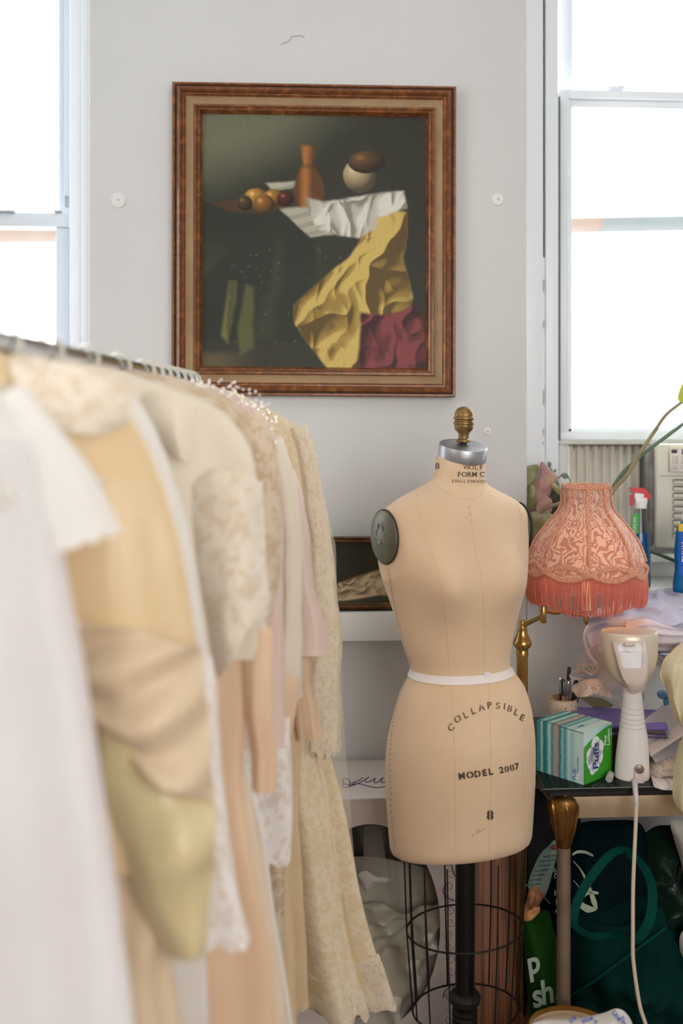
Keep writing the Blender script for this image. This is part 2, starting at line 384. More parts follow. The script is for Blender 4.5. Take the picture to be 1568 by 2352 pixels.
def win_right():
    w = tag(make('window_2', B().span((XR-.02, .10, WZ0), (X(1247.5, .10), .30, WZ1), .004), M_paint, base=(0, 0, 0)), None, None, None, 'structure')
    ORG[w.name] = V((0, 0, 0))
    b = B().span((X(1247.5, .10), .135, Z(590, 1250, .1)), (X(1253, .10), .3, WZ1))
    for y0, y1 in ((640, 668), (735, 752), (895, 930), (985, 1000), (1015, 1022)): b.span((X(1248.5, .10), .12, Z(y1, 1250, .1)), (X(1252, .10), .29, Z(y0, 1250, .1)))
    make('dark_gap', b, M_gap, w)
    b = B().span((X(1252.5, .12), .12, WZ0), (X(1282, .12), .3, WZ1), .003).span((X(1247.2, .115), .128, WZ0), (X(1253, .12), .3, Z(590, 1250, .12)))
    b.span((RW1-.06, .1, WZ0), (RW1, .3, WZ1)).span((XR, .1, WZ1-.06), (RW1, .3, WZ1))
    make('window_frame', b, M_paint, w)
    b = B().span((X(1281.5, .15), .15, Z(1010, 1284, .15)), (X(1286, .15), .29, Z(222, 1284, .15)))
    make('sash_track', b, mat('sash_track_grey', (92, 108, 112), .6), w)
    y0, y1 = .25, .28; zm = Z(208, 1400, .25)
    b = B().span((X(1286, y0), y0, zm-.05), (X(1309, y0), y1, WZ1-.05), .002).span((X(1308, y0), y0+.008, zm-.05), (X(1317, y0), y1, WZ1-.05), .001)
    b.span((X(1286, y0), y0, zm-.05), (RW1-.05, y1, zm-.01))
    make('upper_sash', b, M_frame, w)
    y0, y1 = .175, .235
    zt = Z(207, 1400, y0); zi = Z(226, 1400, y0); zg = Z(244, 1400, y0); zb0 = Z(983, 1400, y0); zb1 = Z(1010, 1400, y0)
    b = B().span((X(1286, y0), y0-.0015, zb1), (X(1306, y0), y1-.001, zt-.0007), .002).span((X(1305, y0), y0+.012, zb1), (X(1316, y0), y1, zi), .002)
    b.span((X(1286, y0), y0, zi), (RW1-.05, y1, zt), .002).span((X(1306, y0), y0+.015, zg), (RW1-.05, y1, zi), .004)
    b.span((X(1306, y0), y0+.012, Z(993, 1400, y0)), (RW1-.05, y1, zb0), .003).span((X(1286, y0), y0-.004, zb1), (RW1-.05, y1, Z(993, 1400, y0)), .002)
    make('lower_sash', b, M_frame, w)
    b = B().box(PY(1412, 204, y0+.02), (.052, .025, .012), None, .004).box(PY(1425, 201, y0+.02), (.02, .012, .014), None, .003)
    make('sash_latch', b, M_frame, w)
    make('glass_pane', B().span((X(1310, .265), .264, zm), (RW1-.05, .267, WZ1-.08)), M_glass, w)
    make('glass_pane', B().span((X(1310, .2), .205, zb0), (RW1-.05, .208, zg)), M_glass, w)
    # filler strip under the sash and frame round the appliance opening
    b = B().span((X(1286, .16), .16, Z(1021, 1400, .16)), (RW1-.05, .22, zb1), .002).span((X(1284, .165), .165, WZ0), (X(1305, .165), .22, Z(1019, 1400, .16)), .003)
    b.span((X(1284, .165), .165, WZ0), (RW1-.05, .24, 1.14), .003)
    make('window_bottom_frame', b, mat('window_bottom_paint', (216, 218, 214), .45, 0, .1, 40, 0, 14, vcol=(196, 196, 188)), w)
win_right()
struct('trim_1', B().span((XR-.0, -.045, 1.03), (RW1, .17, 1.054), .004), mat('sill_paint', (240, 243, 244), .4, 0, .06, 30, .06, 7), 'white window sill under the right window')
struct('trim_2', B().span((LW0, -.03, 1.03), (XL, .12, 1.054), .004), M_paint, 'white window sill under the left window')
struct('baseboard_front', B().span((RX0, -.015, 0), (RX1, 0, .11), .003), M_paint)
# the roof edge seen far outside both windows
b = B(); p0, p1, p2 = P(-700, 556, 12.6), P(1400, 516.5, 11.7), P(2300, 500, 11.3)
for a_, c_, mi in ((p0, P(1376, 517, 11.71), 0), (P(1376, 517, 11.71), p2, 1)):
    dv = (c_-a_); b.box((a_+c_)/2, (dv.length, .5, .13), dv.to_track_quat('X', 'Z'), .01, mi)
pr = make('roof_ledge', b, [mat('pale_brick_ledge', (90, 68, 54), .8, 0, 0, 60, 0, 1.4, vcol=(92, 84, 76)), mat('grey_ledge', (64, 70, 70), .8, 0, 0, 60, 0, 2.5, vcol=(74, 80, 79))])
tag(pr, None, None, None, 'structure'); pr['label'] = 'blurred roof ledge of a building outside the windows'
dv = p2-p0; b = B().box((p0+p2)/2+V((0, 1.6, -3.4)), (dv.length, 2.5, 6.6), dv.to_track_quat('X', 'Z'))
nb = make('neighbouring_building', b, mat('white_render', (250, 250, 250), .9)); nb['kind'] = 'structure'; nb['label'] = 'washed-out white building across the street'
# round cover plates and small marks on the pier
M_plate = mat('painted_cover', (222, 221, 220), .6, 0, .08, 50)
for (px, py, r), lab in zip(((272, 460, .021), (1143, 458, .017), (1119, 990, .011)), ('round white cover plate on the wall left of the big picture', 'round white cover plate on the wall right of the big picture', 'small round white cover plate on the wall beside the brass finial')):
    c = PY(px, py, 0); t = thing('cover_plate', c, lab, 'wall plate', 'round cover plates on the pier')
    make('plate', B().lathe([(r, 0), (r, .0022), (r*.93, .0034), (r*.5, .004), (0, .0042)], c, 32, (0, -1, 0)), M_plate, t)
    make('screw_head', B().lathe([(.003, .004), (.003, .0052), (.001, .0058), (0, .0058)], c, 12, (0, -1, 0)), mat('dull_screw', (186, 180, 174), .5, .3), t)
b = B()
for pts in (((645, 103), (652, 99), (658, 96), (664, 94), (668, 85), (678, 83), (690, 82), (699, 86)),):
    b.tube(spline([PY(x, y, -.0004) for x, y in pts], 10), .0011, 5)
tag(make('wall_crack', b, mat('crack_grey', (150, 149, 148), .9)), 'small hairline crack in the plaster above the big picture', 'crack', None, None)

# ------------------------------------------------------------- pictures and shelf
def vcolmat(name, rough=.5, bump=.15):
    t = NT(name); a = t.n('ShaderNodeVertexColor'); a.layer_name = 'paint'; co = t.n('ShaderNodeTexCoord').outputs['Object']
    return t.done(t.bsdf(a.outputs[0], rough, 0, .35, 0, 0, t.bump(t.noise(co, 900, 2), bump, .001)))
def sm(a, b, x): t = np.clip((x-a)/(b-a), 0, 1); return t*t*(3-2*t)
def fbm(x, y, seed, oct=4):
    r = np.random.RandomState(seed); o = np.zeros_like(x); A = 1
    for k in range(oct):
        for _ in range(3):
            th, ph = r.rand()*6.28, r.rand()*6.28; f = (2**k)*(3+2*r.rand())
            o += A*np.sin(f*(x*np.cos(th)+y*np.sin(th))+ph+1.5*np.sin(f*.6*(x*np.sin(th)-y*np.cos(th))))
        A *= .55
    return o/3
def poly_mask(x, y, pts, soft):
    pts = np.array(pts, float); n = len(pts); ins = np.zeros(x.shape, bool); dist = np.full(x.shape, 9.)
    for i in range(n):
        (x0, y0), (x1, y1) = pts[i], pts[(i+1) % n]
        if y0 != y1: ins ^= ((y0 > y) != (y1 > y)) & (x < (x1-x0)*(y-y0)/(y1-y0)+x0)
        dx, dy = x1-x0, y1-y0; tt = np.clip(((x-x0)*dx+(y-y0)*dy)/(dx*dx+dy*dy+1e-12), 0, 1)
        dist = np.minimum(dist, np.hypot(x-x0-tt*dx, y-y0-tt*dy))
    return sm(-soft, soft, np.where(ins, dist, -dist))
def cloth_shade(x, y, seed, dx, dy, f=1.):
    # light and dark of hanging folds: slope of a ridged height field
    def hh(x, y):
        w1 = fbm(x, y, seed)*.10; w2 = fbm(x*1.8, y*1.8, seed+1)*.05; o = 0
        for k, (a, fr, am) in enumerate(((dx, 9, 1.), (dx+.5, 15, .6), (dy, 13, .7), (dx-.35, 27, .35), (dy+.7, 21, .3))):
            t_ = (x*np.cos(a)+y*np.sin(a)+w1+w2)*fr*f+k*1.7; o = o+am*(1-np.abs(np.sin(t_)))**1.6/fr*9
        return o
    e = .004; return np.clip(.5+(hh(x+e, y+e*.6)-hh(x-e, y-e*.6))/e*.035, 0, 1)
def C3(c): return np.array(lin(c))
def over(img, m, col): return img*(1-m[..., None])+m[..., None]*col
def still_life(nx, ny):
    # a dark still life: cloth-covered table, fruit, a jug and a heap of ochre and white cloth
    x, y = np.meshgrid(np.linspace(0, 1, nx), np.linspace(0, 1, ny)); n1 = fbm(x, y, 3); n2 = fbm(x*1.6, y*1.6, 8)
    x = x+.006*fbm(x*3, y*3, 21); y = y+.006*fbm(x*3, y*3, 22)
    img = np.ones((ny, nx, 3))*C3((46, 47, 36)); img *= (1-.25*sm(.35, 1, x))[..., None]
    band = sm(.30, .0, (y+.44*x-.0)-.12+.03*n1)*sm(1.2, .2, x)
    img = over(img, band*.8, C3((112, 114, 90)))
    img = over(img, sm(.93, .97, y)*sm(.3, .02, x)*.8, C3((96, 84, 52)))
    tb = poly_mask(x, y, [(-.1, .36), (.1, .345), (.46, .36), (.52, .42), (.56, .9), (.0, .9), (-.1, .9)], .012)
    img = over(img, tb*.75, C3((30, 38, 27))); folds = np.sin(26*x+4*n1+2*y)*.5+.5
    img = over(img, tb*sm(.40, .6, y)*folds**3*.3, C3((70, 78, 48)))
    for pts, c in (([(.12, .66), (.15, .66), (.135, .8), (.115, .91), (.085, .88)], (116, 112, 62)), ([(.19, .67), (.225, .68), (.23, .93), (.17, .96), (.16, .84)], (88, 90, 52))):
        m = poly_mask(x, y, pts, .012); img = over(img, m*.85, C3(c)); img = over(img, m*sm(.5, .9, np.sin(60*x+3*n1))*.6, C3((40, 44, 28)))
    def ball(cx, cy, rx, ry, c, hi):
        nonlocal img
        q = np.hypot((x-cx)/rx, (y-cy)/ry); m = sm(1.04, .96, q); sh = np.clip(1.05-.75*np.hypot((x-cx)/rx+.35, (y-cy)/ry+.4), .12, 1)
        img = over(img, m, C3(c)*sh[..., None]); img = over(img, m*sm(.34, .0, np.hypot((x-cx)/rx+.35, (y-cy)/ry+.42))*.6, C3(hi))
    # sheets of paper, bread board and fruit
    for pts in ([(.28, .275), (.42, .265), (.43, .29), (.31, .305)], [(.34, .372), (.46, .365), (.58, .475), (.48, .485)]):
        m = poly_mask(x, y, pts, .006); img = over(img, m, C3((168, 164, 146))*(1-.22*(np.sin(160*y+30*x) > .2))[..., None])
    img = over(img, poly_mask(x, y, [(.03, .355), (.2, .33), (.46, .345), (.3, .39), (.12, .385)], .008), C3((72, 50, 26)))
    for a in ((.24, .335, .05, .04, (190, 140, 52), (240, 214, 140)), (.315, .335, .045, .037, (172, 120, 44), (230, 190, 110)), (.275, .36, .05, .038, (150, 100, 40), (214, 170, 96)), (.37, .338, .035, .03, (92, 34, 26), (190, 120, 96)), (.19, .352, .033, .028, (80, 66, 30), (150, 130, 70))): ball(*a)
    # tall earthen jug on the left of the heap
    m = poly_mask(x, y, [(.43, .12), (.5, .12), (.49, .19), (.53, .25), (.545, .31), (.52, .37), (.43, .37), (.40, .31), (.415, .25), (.445, .19)], .008)
    sh = np.clip(1.1-2.2*np.abs((x-.455)/.09), .3, 1.1); img = over(img, m, C3((158, 102, 48))*sh[..., None]); img = over(img, m*sm(.02, .0, np.abs(y-.2))*.5, C3((60, 36, 18)))
    # ochre cloth
    oc = poly_mask(x, y, [(.80, .36), (.915, .38), (.92, .46), (.90, .56), (.93, .66), (.935, .72), (.91, .77), (.8, .79), (.72, .79), (.7, 1.03), (.58, 1.03), (.48, .91), (.405, .82), (.41, .75), (.48, .70), (.56, .63), (.66, .56), (.70, .50), (.72, .42)], .008)
    fo = np.sin(20*(x*.9+y*.5)+5*n1+3*n2)*.5+.5; fo2 = np.sin(11*(y-x*.6)+4*n2)*.5+.5
    s1 = cloth_shade(x, y, 31, .5, 1.2); base = C3((150, 122, 54)); img = over(img, oc, base); img = over(img, oc*sm(.5, .0, s1)*.9, C3((78, 60, 26))); img = over(img, oc*sm(.52, 1., s1)*.8, C3((206, 180, 100)))
    img = over(img, oc*sm(.86, .94, x)*.4, C3((60, 46, 20)))
    # white cloth thrown over it
    wc = poly_mask(x, y, [(.46, .335), (.54, .345), (.62, .33), (.72, .315), (.80, .30), (.9, .30), (.915, .36), (.83, .385), (.78, .40), (.77, .45), (.70, .485), (.60, .475), (.52, .455), (.475, .40)], .008)
    fw = np.sin(30*(x*.6-y*.9)+5*n2)*.5+.5; img = over(img, wc, C3((182, 178, 164))); s2 = cloth_shade(x, y, 41, 1.0, 2.2, 1.3); img = over(img, wc*sm(.5, 0, s2)*.8, C3((112, 108, 96))); img = over(img, wc*sm(.52, 1, s2)*.8, C3((216, 212, 200)))
    # pale gourd and a dark loaf on top
    ball(.70, .235, .075, .07, (196, 176, 134), (226, 210, 176)); ball(.735, .18, .085, .045, (98, 72, 38), (150, 116, 66))
    # wine-red drape
    rd = poly_mask(x, y, [(.71, .78), (.8, .79), (.9, .765), (.95, .74), (.99, .8), (1.01, 1.03), (.69, 1.03)], .01)
    fr = np.sin(24*x+9*y+4*n1)*.5+.5; img = over(img, rd, C3((96, 40, 42))); s3 = cloth_shade(x, y, 51, .2, .9, 1.2); img = over(img, rd*sm(.5, 0, s3)*.85, C3((42, 16, 18))); img = over(img, rd*sm(.55, 1, s3)*.7, C3((136, 64, 66)))
    # worn flecks
    rs = np.random.RandomState(5)
    for _ in range(70):
        cx, cy = .12+.5*rs.rand(), .52+.4*rs.rand(); r = .0015+.002*rs.rand()
        img = over(img, sm(r*1.5, r*.4, np.hypot(x-cx, (y-cy)*1.1))*.5, C3((150, 150, 138)))
    img *= (1+.05*np.random.RandomState(2).randn(ny, nx))[..., None]
    return np.clip(img, 0, 1)
def small_scene(nx, ny):
    x, y = np.meshgrid(np.linspace(0, 1, nx), np.linspace(0, 1, ny)); n1 = fbm(x, y, 13); n2 = fbm(x*2, y*2, 18)
    img = np.ones((ny, nx, 3))*C3((40, 40, 30)); img = over(img, sm(.1, .8, n1)*.3, C3((58, 56, 40)))
    img = over(img, sm(.62, .72, y-.10*np.cos(5*x)+.03*n2)*.5, C3((84, 80, 58)))
    m = poly_mask(x, y, [(.05, .80), (.2, .70), (.4, .56), (.62, .44), (1.1, .35), (1.1, .86), (.6, .86), (.38, .93), (.16, .97)], .02)
    f = np.sin(24*(y+.5*x)+4*n2)*.5+.5; img = over(img, m*.85, C3((172, 152, 122))); s1 = cloth_shade(x, y*.5, 61, 1.1, 1.4, 1.2); img = over(img, m*sm(.5, 0, s1)*.8, C3((92, 80, 60))); img = over(img, m*sm(.52, 1, s1)*.7, C3((212, 194, 164)))
    img = over(img, poly_mask(x, y, [(-.1, .97), (.3, 1.0), (.6, .9), (1.1, .9), (1.1, 1.1), (-.1, 1.1)], .03), C3((58, 58, 42)))
    img *= (1+.05*np.random.RandomState(4).randn(ny, nx))[..., None]
    return np.clip(img, 0, 1)
def canvas(name, c00, c10, c01, c11, fn, nx, ny, parent, m):
    c00, c10, c01, c11 = map(V, (c00, c10, c01, c11))
    b = B().grid(lambda u, v: c00.lerp(c10, u).lerp(c01.lerp(c11, u), v), nx-1, ny-1)
    o = make(name, b, m, parent); a = o.data.color_attributes.new('paint', 'FLOAT_COLOR', 'POINT')
    im = fn(nx, ny).reshape(-1, 3); a.data.foreach_set('color', np.concatenate([im, np.ones((len(im), 1))], 1).astype(np.float32).ravel()); return o
def moulding(corners, prof, mi=0):     # corners: four outer corners (tl, tr, br, bl); prof: (inward, outward from wall)
    b = B(); c = [V(p) for p in corners]; cen = sum(c, V())/4; n = len(prof)
    for k in range(4):
        a, e = c[k], c[(k+1) % 4]; dirx = (e-a).normalized(); inn = V((0, 1, 0)).cross(dirx)
        if inn.dot(cen-a) < 0: inn = -inn
        vs = []
        for s_, q in ((1, a), (-1, e)):
            for i_, o_ in prof: vs.append(q+inn*i_+dirx*(s_*i_)+V((0, -o_, 0)))
        b.add(vs, [(i, i+1, n+i+1, n+i) for i in range(n-1)], mi)
    return b
def framewood(name, c1, c2, gold, bump=.3):
    t = NT(name); co = t.n('ShaderNodeTexCoord').outputs['Object']
    c = t.ramp(t.noise(co, 28, 6, .8), [(.3, lin(c1)), (.52, lin(c2)), (.68, lin(c1)), (.82, lin(gold))])
    return t.done(t.bsdf(c, .38, .15, .5, 0, .2, t.bump(t.noise(co, 130, 3), bump, .002)))
M_gilt = framewood('worn_gilt_wood', (150, 92, 48), (104, 60, 32), (206, 146, 78))
M_lin = mat('linen_liner', (164, 136, 100), .7, 0, .25, 420, 0, 10, vcol=(146, 118, 86))
M_dk = mat('dark_frame_groove', (44, 26, 16), .55)
YF = -.004
fc = [PY(396, 190, YF-.02), PY(1046, 201, YF-.02), PY(1044, 913, YF-.02), PY(394.5, 908, YF-.02)]
fc = [V((p.x, YF, p.z)) for p in fc]
t = thing('framed_painting', V((fc[0].x/2+fc[1].x/2, 0, fc[2].z)), 'large framed still-life painting in a carved brown gilt frame on the pier', 'painting')
pxm = (fc[1]-fc[0]).length/650
def PR(l): return [(a*pxm, h) for a, h in l]
make('outer_moulding', moulding(fc, PR([(0, 0), (0, .030), (3, .036), (6, .036), (8, .031), (10, .031), (12, .037), (18, .040), (22, .036), (24, .029), (27, .029), (29, .025), (31, .024)])), M_gilt, t)
make('moulding_groove', moulding(fc, PR([(7.4, .0312), (8.6, .0318), (10, .0318), (11, .0312)])), M_dk, t)
make('liner_panel', moulding(fc, PR([(30.5, .0235), (33, .022), (40, .0195), (46, .020), (49, .0215)])), M_lin, t)
make('inner_moulding', moulding(fc, PR([(48.5, .021), (49, .027), (51, .030), (54, .030), (55.5, .025), (57, .025), (59, .028), (62, .026), (64.5, .018), (66.5, .012), (68, .009)])), M_gilt, t)
ins = 67*pxm
cc = [fc[0]+V((ins, -.010, -ins)), fc[1]+V((-ins, -.010, -ins)), fc[3]+V((ins, -.010, ins)), fc[2]+V((-ins, -.010, ins))]
canvas('painted_canvas', cc[0], cc[1], cc[2], cc[3], still_life, 300, 330, t, vcolmat('oil_painting'))
b = B(); b.span((fc[0].x+.01, -.0005, fc[3].z+.01), (fc[1].x-.01, -.004, fc[0].z-.01)); make('backing_board', b, mat('brown_backing', (110, 84, 56)), t)

# white shelf under it with a small picture
ys = -.115
sx0, sx1 = X(560, ys), X(1010, ys); zt_, zb_ = Z(1408, 800, ys), Z(1473, 800, ys)
tag(make('wall_shelf', B().span((sx0, ys, zb_), (sx1, 0, zt_), .002), mat('white_shelf_laminate', (226, 230, 230), .45)), 'white floating shelf on the wall behind the dress form', 'shelf')
yp = -.075
pc = [PY(700, 1232, yp), PY(985, 1231, yp), PY(985, 1399, yp), PY(700, 1400, yp)]; pc = [V((p.x, yp, p.z)) for p in pc]
t = thing('framed_painting', (pc[0].x/2+pc[1].x/2, yp, zt_), 'small dark painting in a thin gilt frame standing on the white shelf', 'painting')
q = (pc[1]-pc[0]).length/285
make('gilt_frame', moulding(pc, [(0, 0), (0, .012), (3*q, .018), (5*q, .013), (7*q, .016), (11*q, .016), (13*q, .008), (15*q, .006)]), framewood('dull_gilt', (110, 74, 34), (76, 48, 20), (170, 122, 60)), t)
e = 14*q; cc = [pc[0]+V((e, -.005, -e)), pc[1]+V((-e, -.005, -e)), pc[3]+V((e, -.005, e)), pc[2]+V((-e, -.005, e))]
canvas('painted_canvas', *cc, small_scene, 200, 120, t, vcolmat('small_oil_painting'))
make('black_stand', B().span((pc[3].x, yp-.018, zt_), (pc[2].x, yp+.03, pc[3].z)).span((pc[3].x+.01, yp+.002, pc[3].z), (pc[2].x-.01, yp+.012, pc[0].z-.01)), mat('black_stand_paint', (22, 20, 18), .5), t)

# ------------------------------------------------------------- dress form
DM = 2.25; MP = DM/FPX
def canvasmat(name, col, v):
    t = NT(name); co = t.n('ShaderNodeTexCoord').outputs['Object']
    c = t.ramp(t.noise(co, 5, 6, .3), [(.3, lin(col)), (.72, lin(v))])
    st = t.math('GREATER_THAN', t.noise(co, 36, 5), .74); mx = t.n('ShaderNodeMix', data_type='RGBA', blend_type='MULTIPLY'); t.l(t.math('MULTIPLY', st, .35), mx.inputs[0]); t.l(c, mx.inputs[6]); mx.inputs[7].default_value = (.5, .45, .42, 1)
    h = t.math('ADD', t.noise(t.map(co, (1, 1, .25)), 1500, 1), t.noise(t.map(co, (.25, .25, 1)), 1500, 1))
    p = t.bsdf(mx.outputs[2], .8, 0, .15, .25, 0, t.bump(h, .25, .0012)); return t.done(p)
M_form = canvasmat('cream_form_canvas', (228, 200, 167), (216, 186, 152))
prof = [  # picture y, left edge, right edge, depth/width, roll
 (1044, 1006, 1115, .95), (1062, 1001, 1114, .95), (1085, 998, 1113.5, .93), (1100, 996, 1112.5, .92), (1108, 993, 1113, .90), (1113, 984, 1119, .84), (1119, 968, 1132, .74), (1126, 951, 1147, .66), (1134, 932, 1163, .58), (1143, 914, 1182, .53), (1153, 895, 1202, .49), (1164, 879, 1214, .475), (1176, 869, 1220, .47),
 (1195, 864, 1222.5, .485), (1220, 862, 1222.5, .51), (1250, 861, 1221, .55), (1281, 864, 1219, .585), (1310, 871, 1216.5, .62), (1341, 881, 1214, .65), (1375, 893, 1205, .66), (1414, 905.5, 1194, .67), (1455, 917, 1183.5, .69), (1494, 929.5, 1176, .71), (1520, 940, 1171.5, .73), (1537, 944, 1172, .74),
 (1548, 938, 1182, .745), (1560, 930, 1194.5, .75), (1575, 922, 1204, .755), (1595, 914, 1212, .76), (1631, 904, 1221.5, .77), (1683, 891.5, 1228, .78), (1725, 886.5, 1230, .78), (1761, 885, 1230.5, .78), (1814, 886, 1230.5, .78), (1866, 889, 1228, .78), (1905, 891.5, 1226, .78), (1930, 894, 1224, .775), (1944, 899, 1219, .77), (1950, 907, 1212, .76), (1953, 922, 1198, .75), (1954, 960, 1160, .74)]
py_ = [p[0] for p in prof]
ROT = math.radians(21)
def sect(py):
    l, r, k = (interp(py_, [p[i] for p in prof], py) for i in (1, 2, 3)); return (l+r)/2, (r-l)/2*MP, k
def shear(py):       # how far the level planes tip: (sideways, towards viewer)
    sx = interp([1010, 1062, 1108, 1180, 1537, 1700, 1960, 2352], [-.085, -.085, -.05, 0, 0, .03, .062, .066], py)
    sy = interp([1010, 1062, 1110, 1165, 1600, 1954, 1970, 2131], [.26, .24, .10, 0, 0, -.17, -.17, 0], py); return sx, sy
def form_pt(py, a, off=0.):     # a: angle in the body's own frame, 0 = its left, -90 = its front
    c, w, k = sect(py); aw = w/math.sqrt(math.cos(ROT)**2+(k*math.sin(ROT))**2); bd = aw*k
    ca, sa = math.cos(a), math.sin(a); e = 1.0 if py > 1125 else 1
    x, y = (aw+off)*ca, (bd+off)*sa
    # bust and seat
    if sa < 0:
        for cx in (-.46, .46): y -= .036*math.exp(-((ca-cx)/.30)**2)*math.exp(-((py-1325)/70.)**2)
        y -= .010*math.exp(-((py-1700)/120.)**2)*(-sa)
    else: y += .018*math.exp(-((py-1730)/130.)**2)*sa
    X_, Y_ = x*math.cos(ROT)-y*math.sin(ROT), x*math.sin(ROT)+y*math.cos(ROT)
    sx, sy = shear(py)
    return P(c, py, DM)+RT*X_+FW*Y_+UP*(sx*X_+sy*Y_)
base = P(1062, 1800, DM); base = V((base.x, base.y, 0))
form = thing('dress_form', base, 'cream canvas dress form on a black wire cage stand in the middle of the room', 'dress form')
rows = []
for i in range(len(prof)-1):
    n = max(1, int((prof[i+1][0]-prof[i][0])/7)); rows += [prof[i][0]+(prof[i+1][0]-prof[i][0])*k/n for k in range(n)]
rows.append(prof[-1][0]); NA = 112
# round off the row values a little so no level shows as a crease
vs = [[form_pt(r, 2*PI*k/NA+PI/2) for k in range(NA)] for r in rows]
A = np.array([[tuple(p) for p in r] for r in vs])
for it in range(4):
    Bm = A.copy(); Bm[1:-6] = (A[:-7]+2*A[1:-6]+A[2:-5])/4; A = Bm
NL = (-RT*.84-FW*.54).normalized(); PCL = P(884, 1233, DM-.052); NR = (RT*.88+FW*.47).normalized(); PCR = P(1190, 1212, DM+.066)
for n_, p_ in ((NL, PCL), (NR, PCR)):
    rel = A-np.array(p_); h_ = rel @ np.array(n_); rad = np.linalg.norm(rel-h_[..., None]*np.array(n_), axis=2)
    cut = (h_ > 0) & (rad < .085); A -= np.where(cut, h_, 0)[..., None]*np.array(n_)
b = B(); fs = []
for j in range(len(rows)-1):
    for k in range(NA): fs.append((j*NA+k, (j+1)*NA+k, (j+1)*NA+(k+1) % NA, j*NA+(k+1) % NA))
fs.append(tuple((len(rows)-1)*NA+k for k in range(NA))); fs.append(tuple(range(NA-1, -1, -1)))
b.add([tuple(p) for p in A.reshape(-1, 3)], fs)
torso = make('torso', b, M_form, form, ang=75)
BV = BVHTree.FromPolygons([V(v) for v in b.v], b.f)
def onform(px, py, off=.0006):
    d = (P(px, py, 1)-EYE).normalized(); h, n, i, ds = BV.ray_cast(EYE, d)
    if h is None:
        h, n, i, ds = BV.find_nearest(P(px, py, DM))
    if n.dot(d) > 0: n = -n
    return h+n*off
# neck cap, finial
cp = P(1062, 1026, DM); nax = (UP+RT*.085-FW*.25).normalized()
b = B(); capc = P(1060.5, 1050, DM)-FW*.0
b.lathe([(.0545, -.004), (.0548, .0), (.0545, .026), (.0532, .0285), (.049, .0295), (.0, .0300)], capc, 56, nax)
make('neck_cap', b, mat('brushed_aluminium', (176, 178, 184), .38, .9, .08, 90), form)
fcn = capc+nax*.03; fax = (UP+RT*.02-FW*.02).normalized()
M_oldbrass = mat('tarnished_brass', (150, 120, 74), .42, .75, .12, 90, .35, 30, vcol=(112, 90, 58))
make('finial', B().lathe([(.013, .004), (.0155, .006), (.0155, .010), (.012, .013), (.0115, .022), (.0135, .027), (.0195, .033), (.0215, .040), (.0212, .044), (.0232, .046), (.0232, .050), (.020, .052), (.0198, .054), (.0236, .057), (.0236, .061), (.0212, .063), (.0215, .066), (.0205, .072), (.0165, .079), (.009, .084), (0, .0855)], fcn, 36, fax), M_oldbrass, form)
make('finial_stem', B().lathe([(.008, -.004), (.008, .006)], fcn, 16, fax), mat('black_steel', (26, 24, 24), .45, .5), form)
# shoulder plates
M_plate2 = mat('olive_metal_plate', (112, 110, 94), .42, .45, .08, 60, 0, 26, vcol=(98, 96, 84))
def plate(px, py, nrm, upv, rx, rz):
    nrm = V(nrm).normalized(); u = V(upv); u = (u-nrm*u.dot(nrm)).normalized(); s = u.cross(nrm); c = P(*px, py) if False else px; b = B(); vs = []; fs = []; n = 48
    pr = [(1.0, -.012), (1.0, .002), (.985, .0042), (.9, .0065), (.6, .011), (.3, .013), (.02, .0137)]
    for k, h in pr:
        for i in range(n):
            a = 2*PI*i/n; vs.append(c+u*(math.sin(a)*rz*k)+s*(math.cos(a)*rx*k)+nrm*h)
    for j in range(len(pr)-1):
        for i in range(n): fs.append((j*n+i, j*n+(i+1) % n, (j+1)*n+(i+1) % n, (j+1)*n+i))
    fs.append(tuple((len(pr)-1)*n+i for i in range(n))); b.add(vs, fs); return b, c, nrm, u, s
nl = NL; pcn = PCL+NL*.001
b, c, nn, u, s_ = plate(pcn, 0, nl, UP-RT*.17, .050, .0585)
pl = make('arm_plate', b, M_plate2, form); make('plate_rim', B().tube([c+u*(math.sin(k*PI/24)*.0593)+s_*(math.cos(k*PI/24)*.0507) for k in range(48)], .0022, 8, True), mat('dark_plate_rim', (52, 50, 44), .5, .3), pl)
sc = c+nn*.0135-u*.012
make('plate_screw', B().lathe([(.0035, -.001), (.0035, .002), (.0015, .0028), (0, .0028)], sc, 14, nn), mat('screw_steel', (150, 146, 134), .35, .8), pl)
bb = B()
for du, ds, r in ((.018, .012, .008), (.010, -.012, .007), (.022, -.004, .010), (.026, .008, .006), (-.004, -.020, .006), (.004, .020, .005)):
    kk = math.hypot(du/.0585, ds/.050); hh = interp([0, .3, .6, .9, 1], [.0137, .013, .011, .0065, .0035], kk)
    cc_ = c+u*du+s_*ds+nn*(hh+.0004); pts = [cc_+u*(math.sin(a)*r*(.6+.5*random.random()))+s_*(math.cos(a)*r*.45*(.6+.5*random.random())) for a in [k*2*PI/9 for k in range(9)]]
    bb.prism(pts, nn*.0002)
make('plate_stain', bb, mat('plum_stain', (92, 78, 82), .6), pl)
b, c, nn, u, s_ = plate(PCR+NR*.001, 0, NR, UP, .046, .057)
pl = make('arm_plate', b, M_plate2, form); make('plate_rim', B().tube([c+u*(math.sin(k*PI/24)*.058)+s_*(math.cos(k*PI/24)*.047)+nn*.001 for k in range(48)], .0026, 8, True), mat('black_plate_rim', (34, 26, 24), .5), pl)
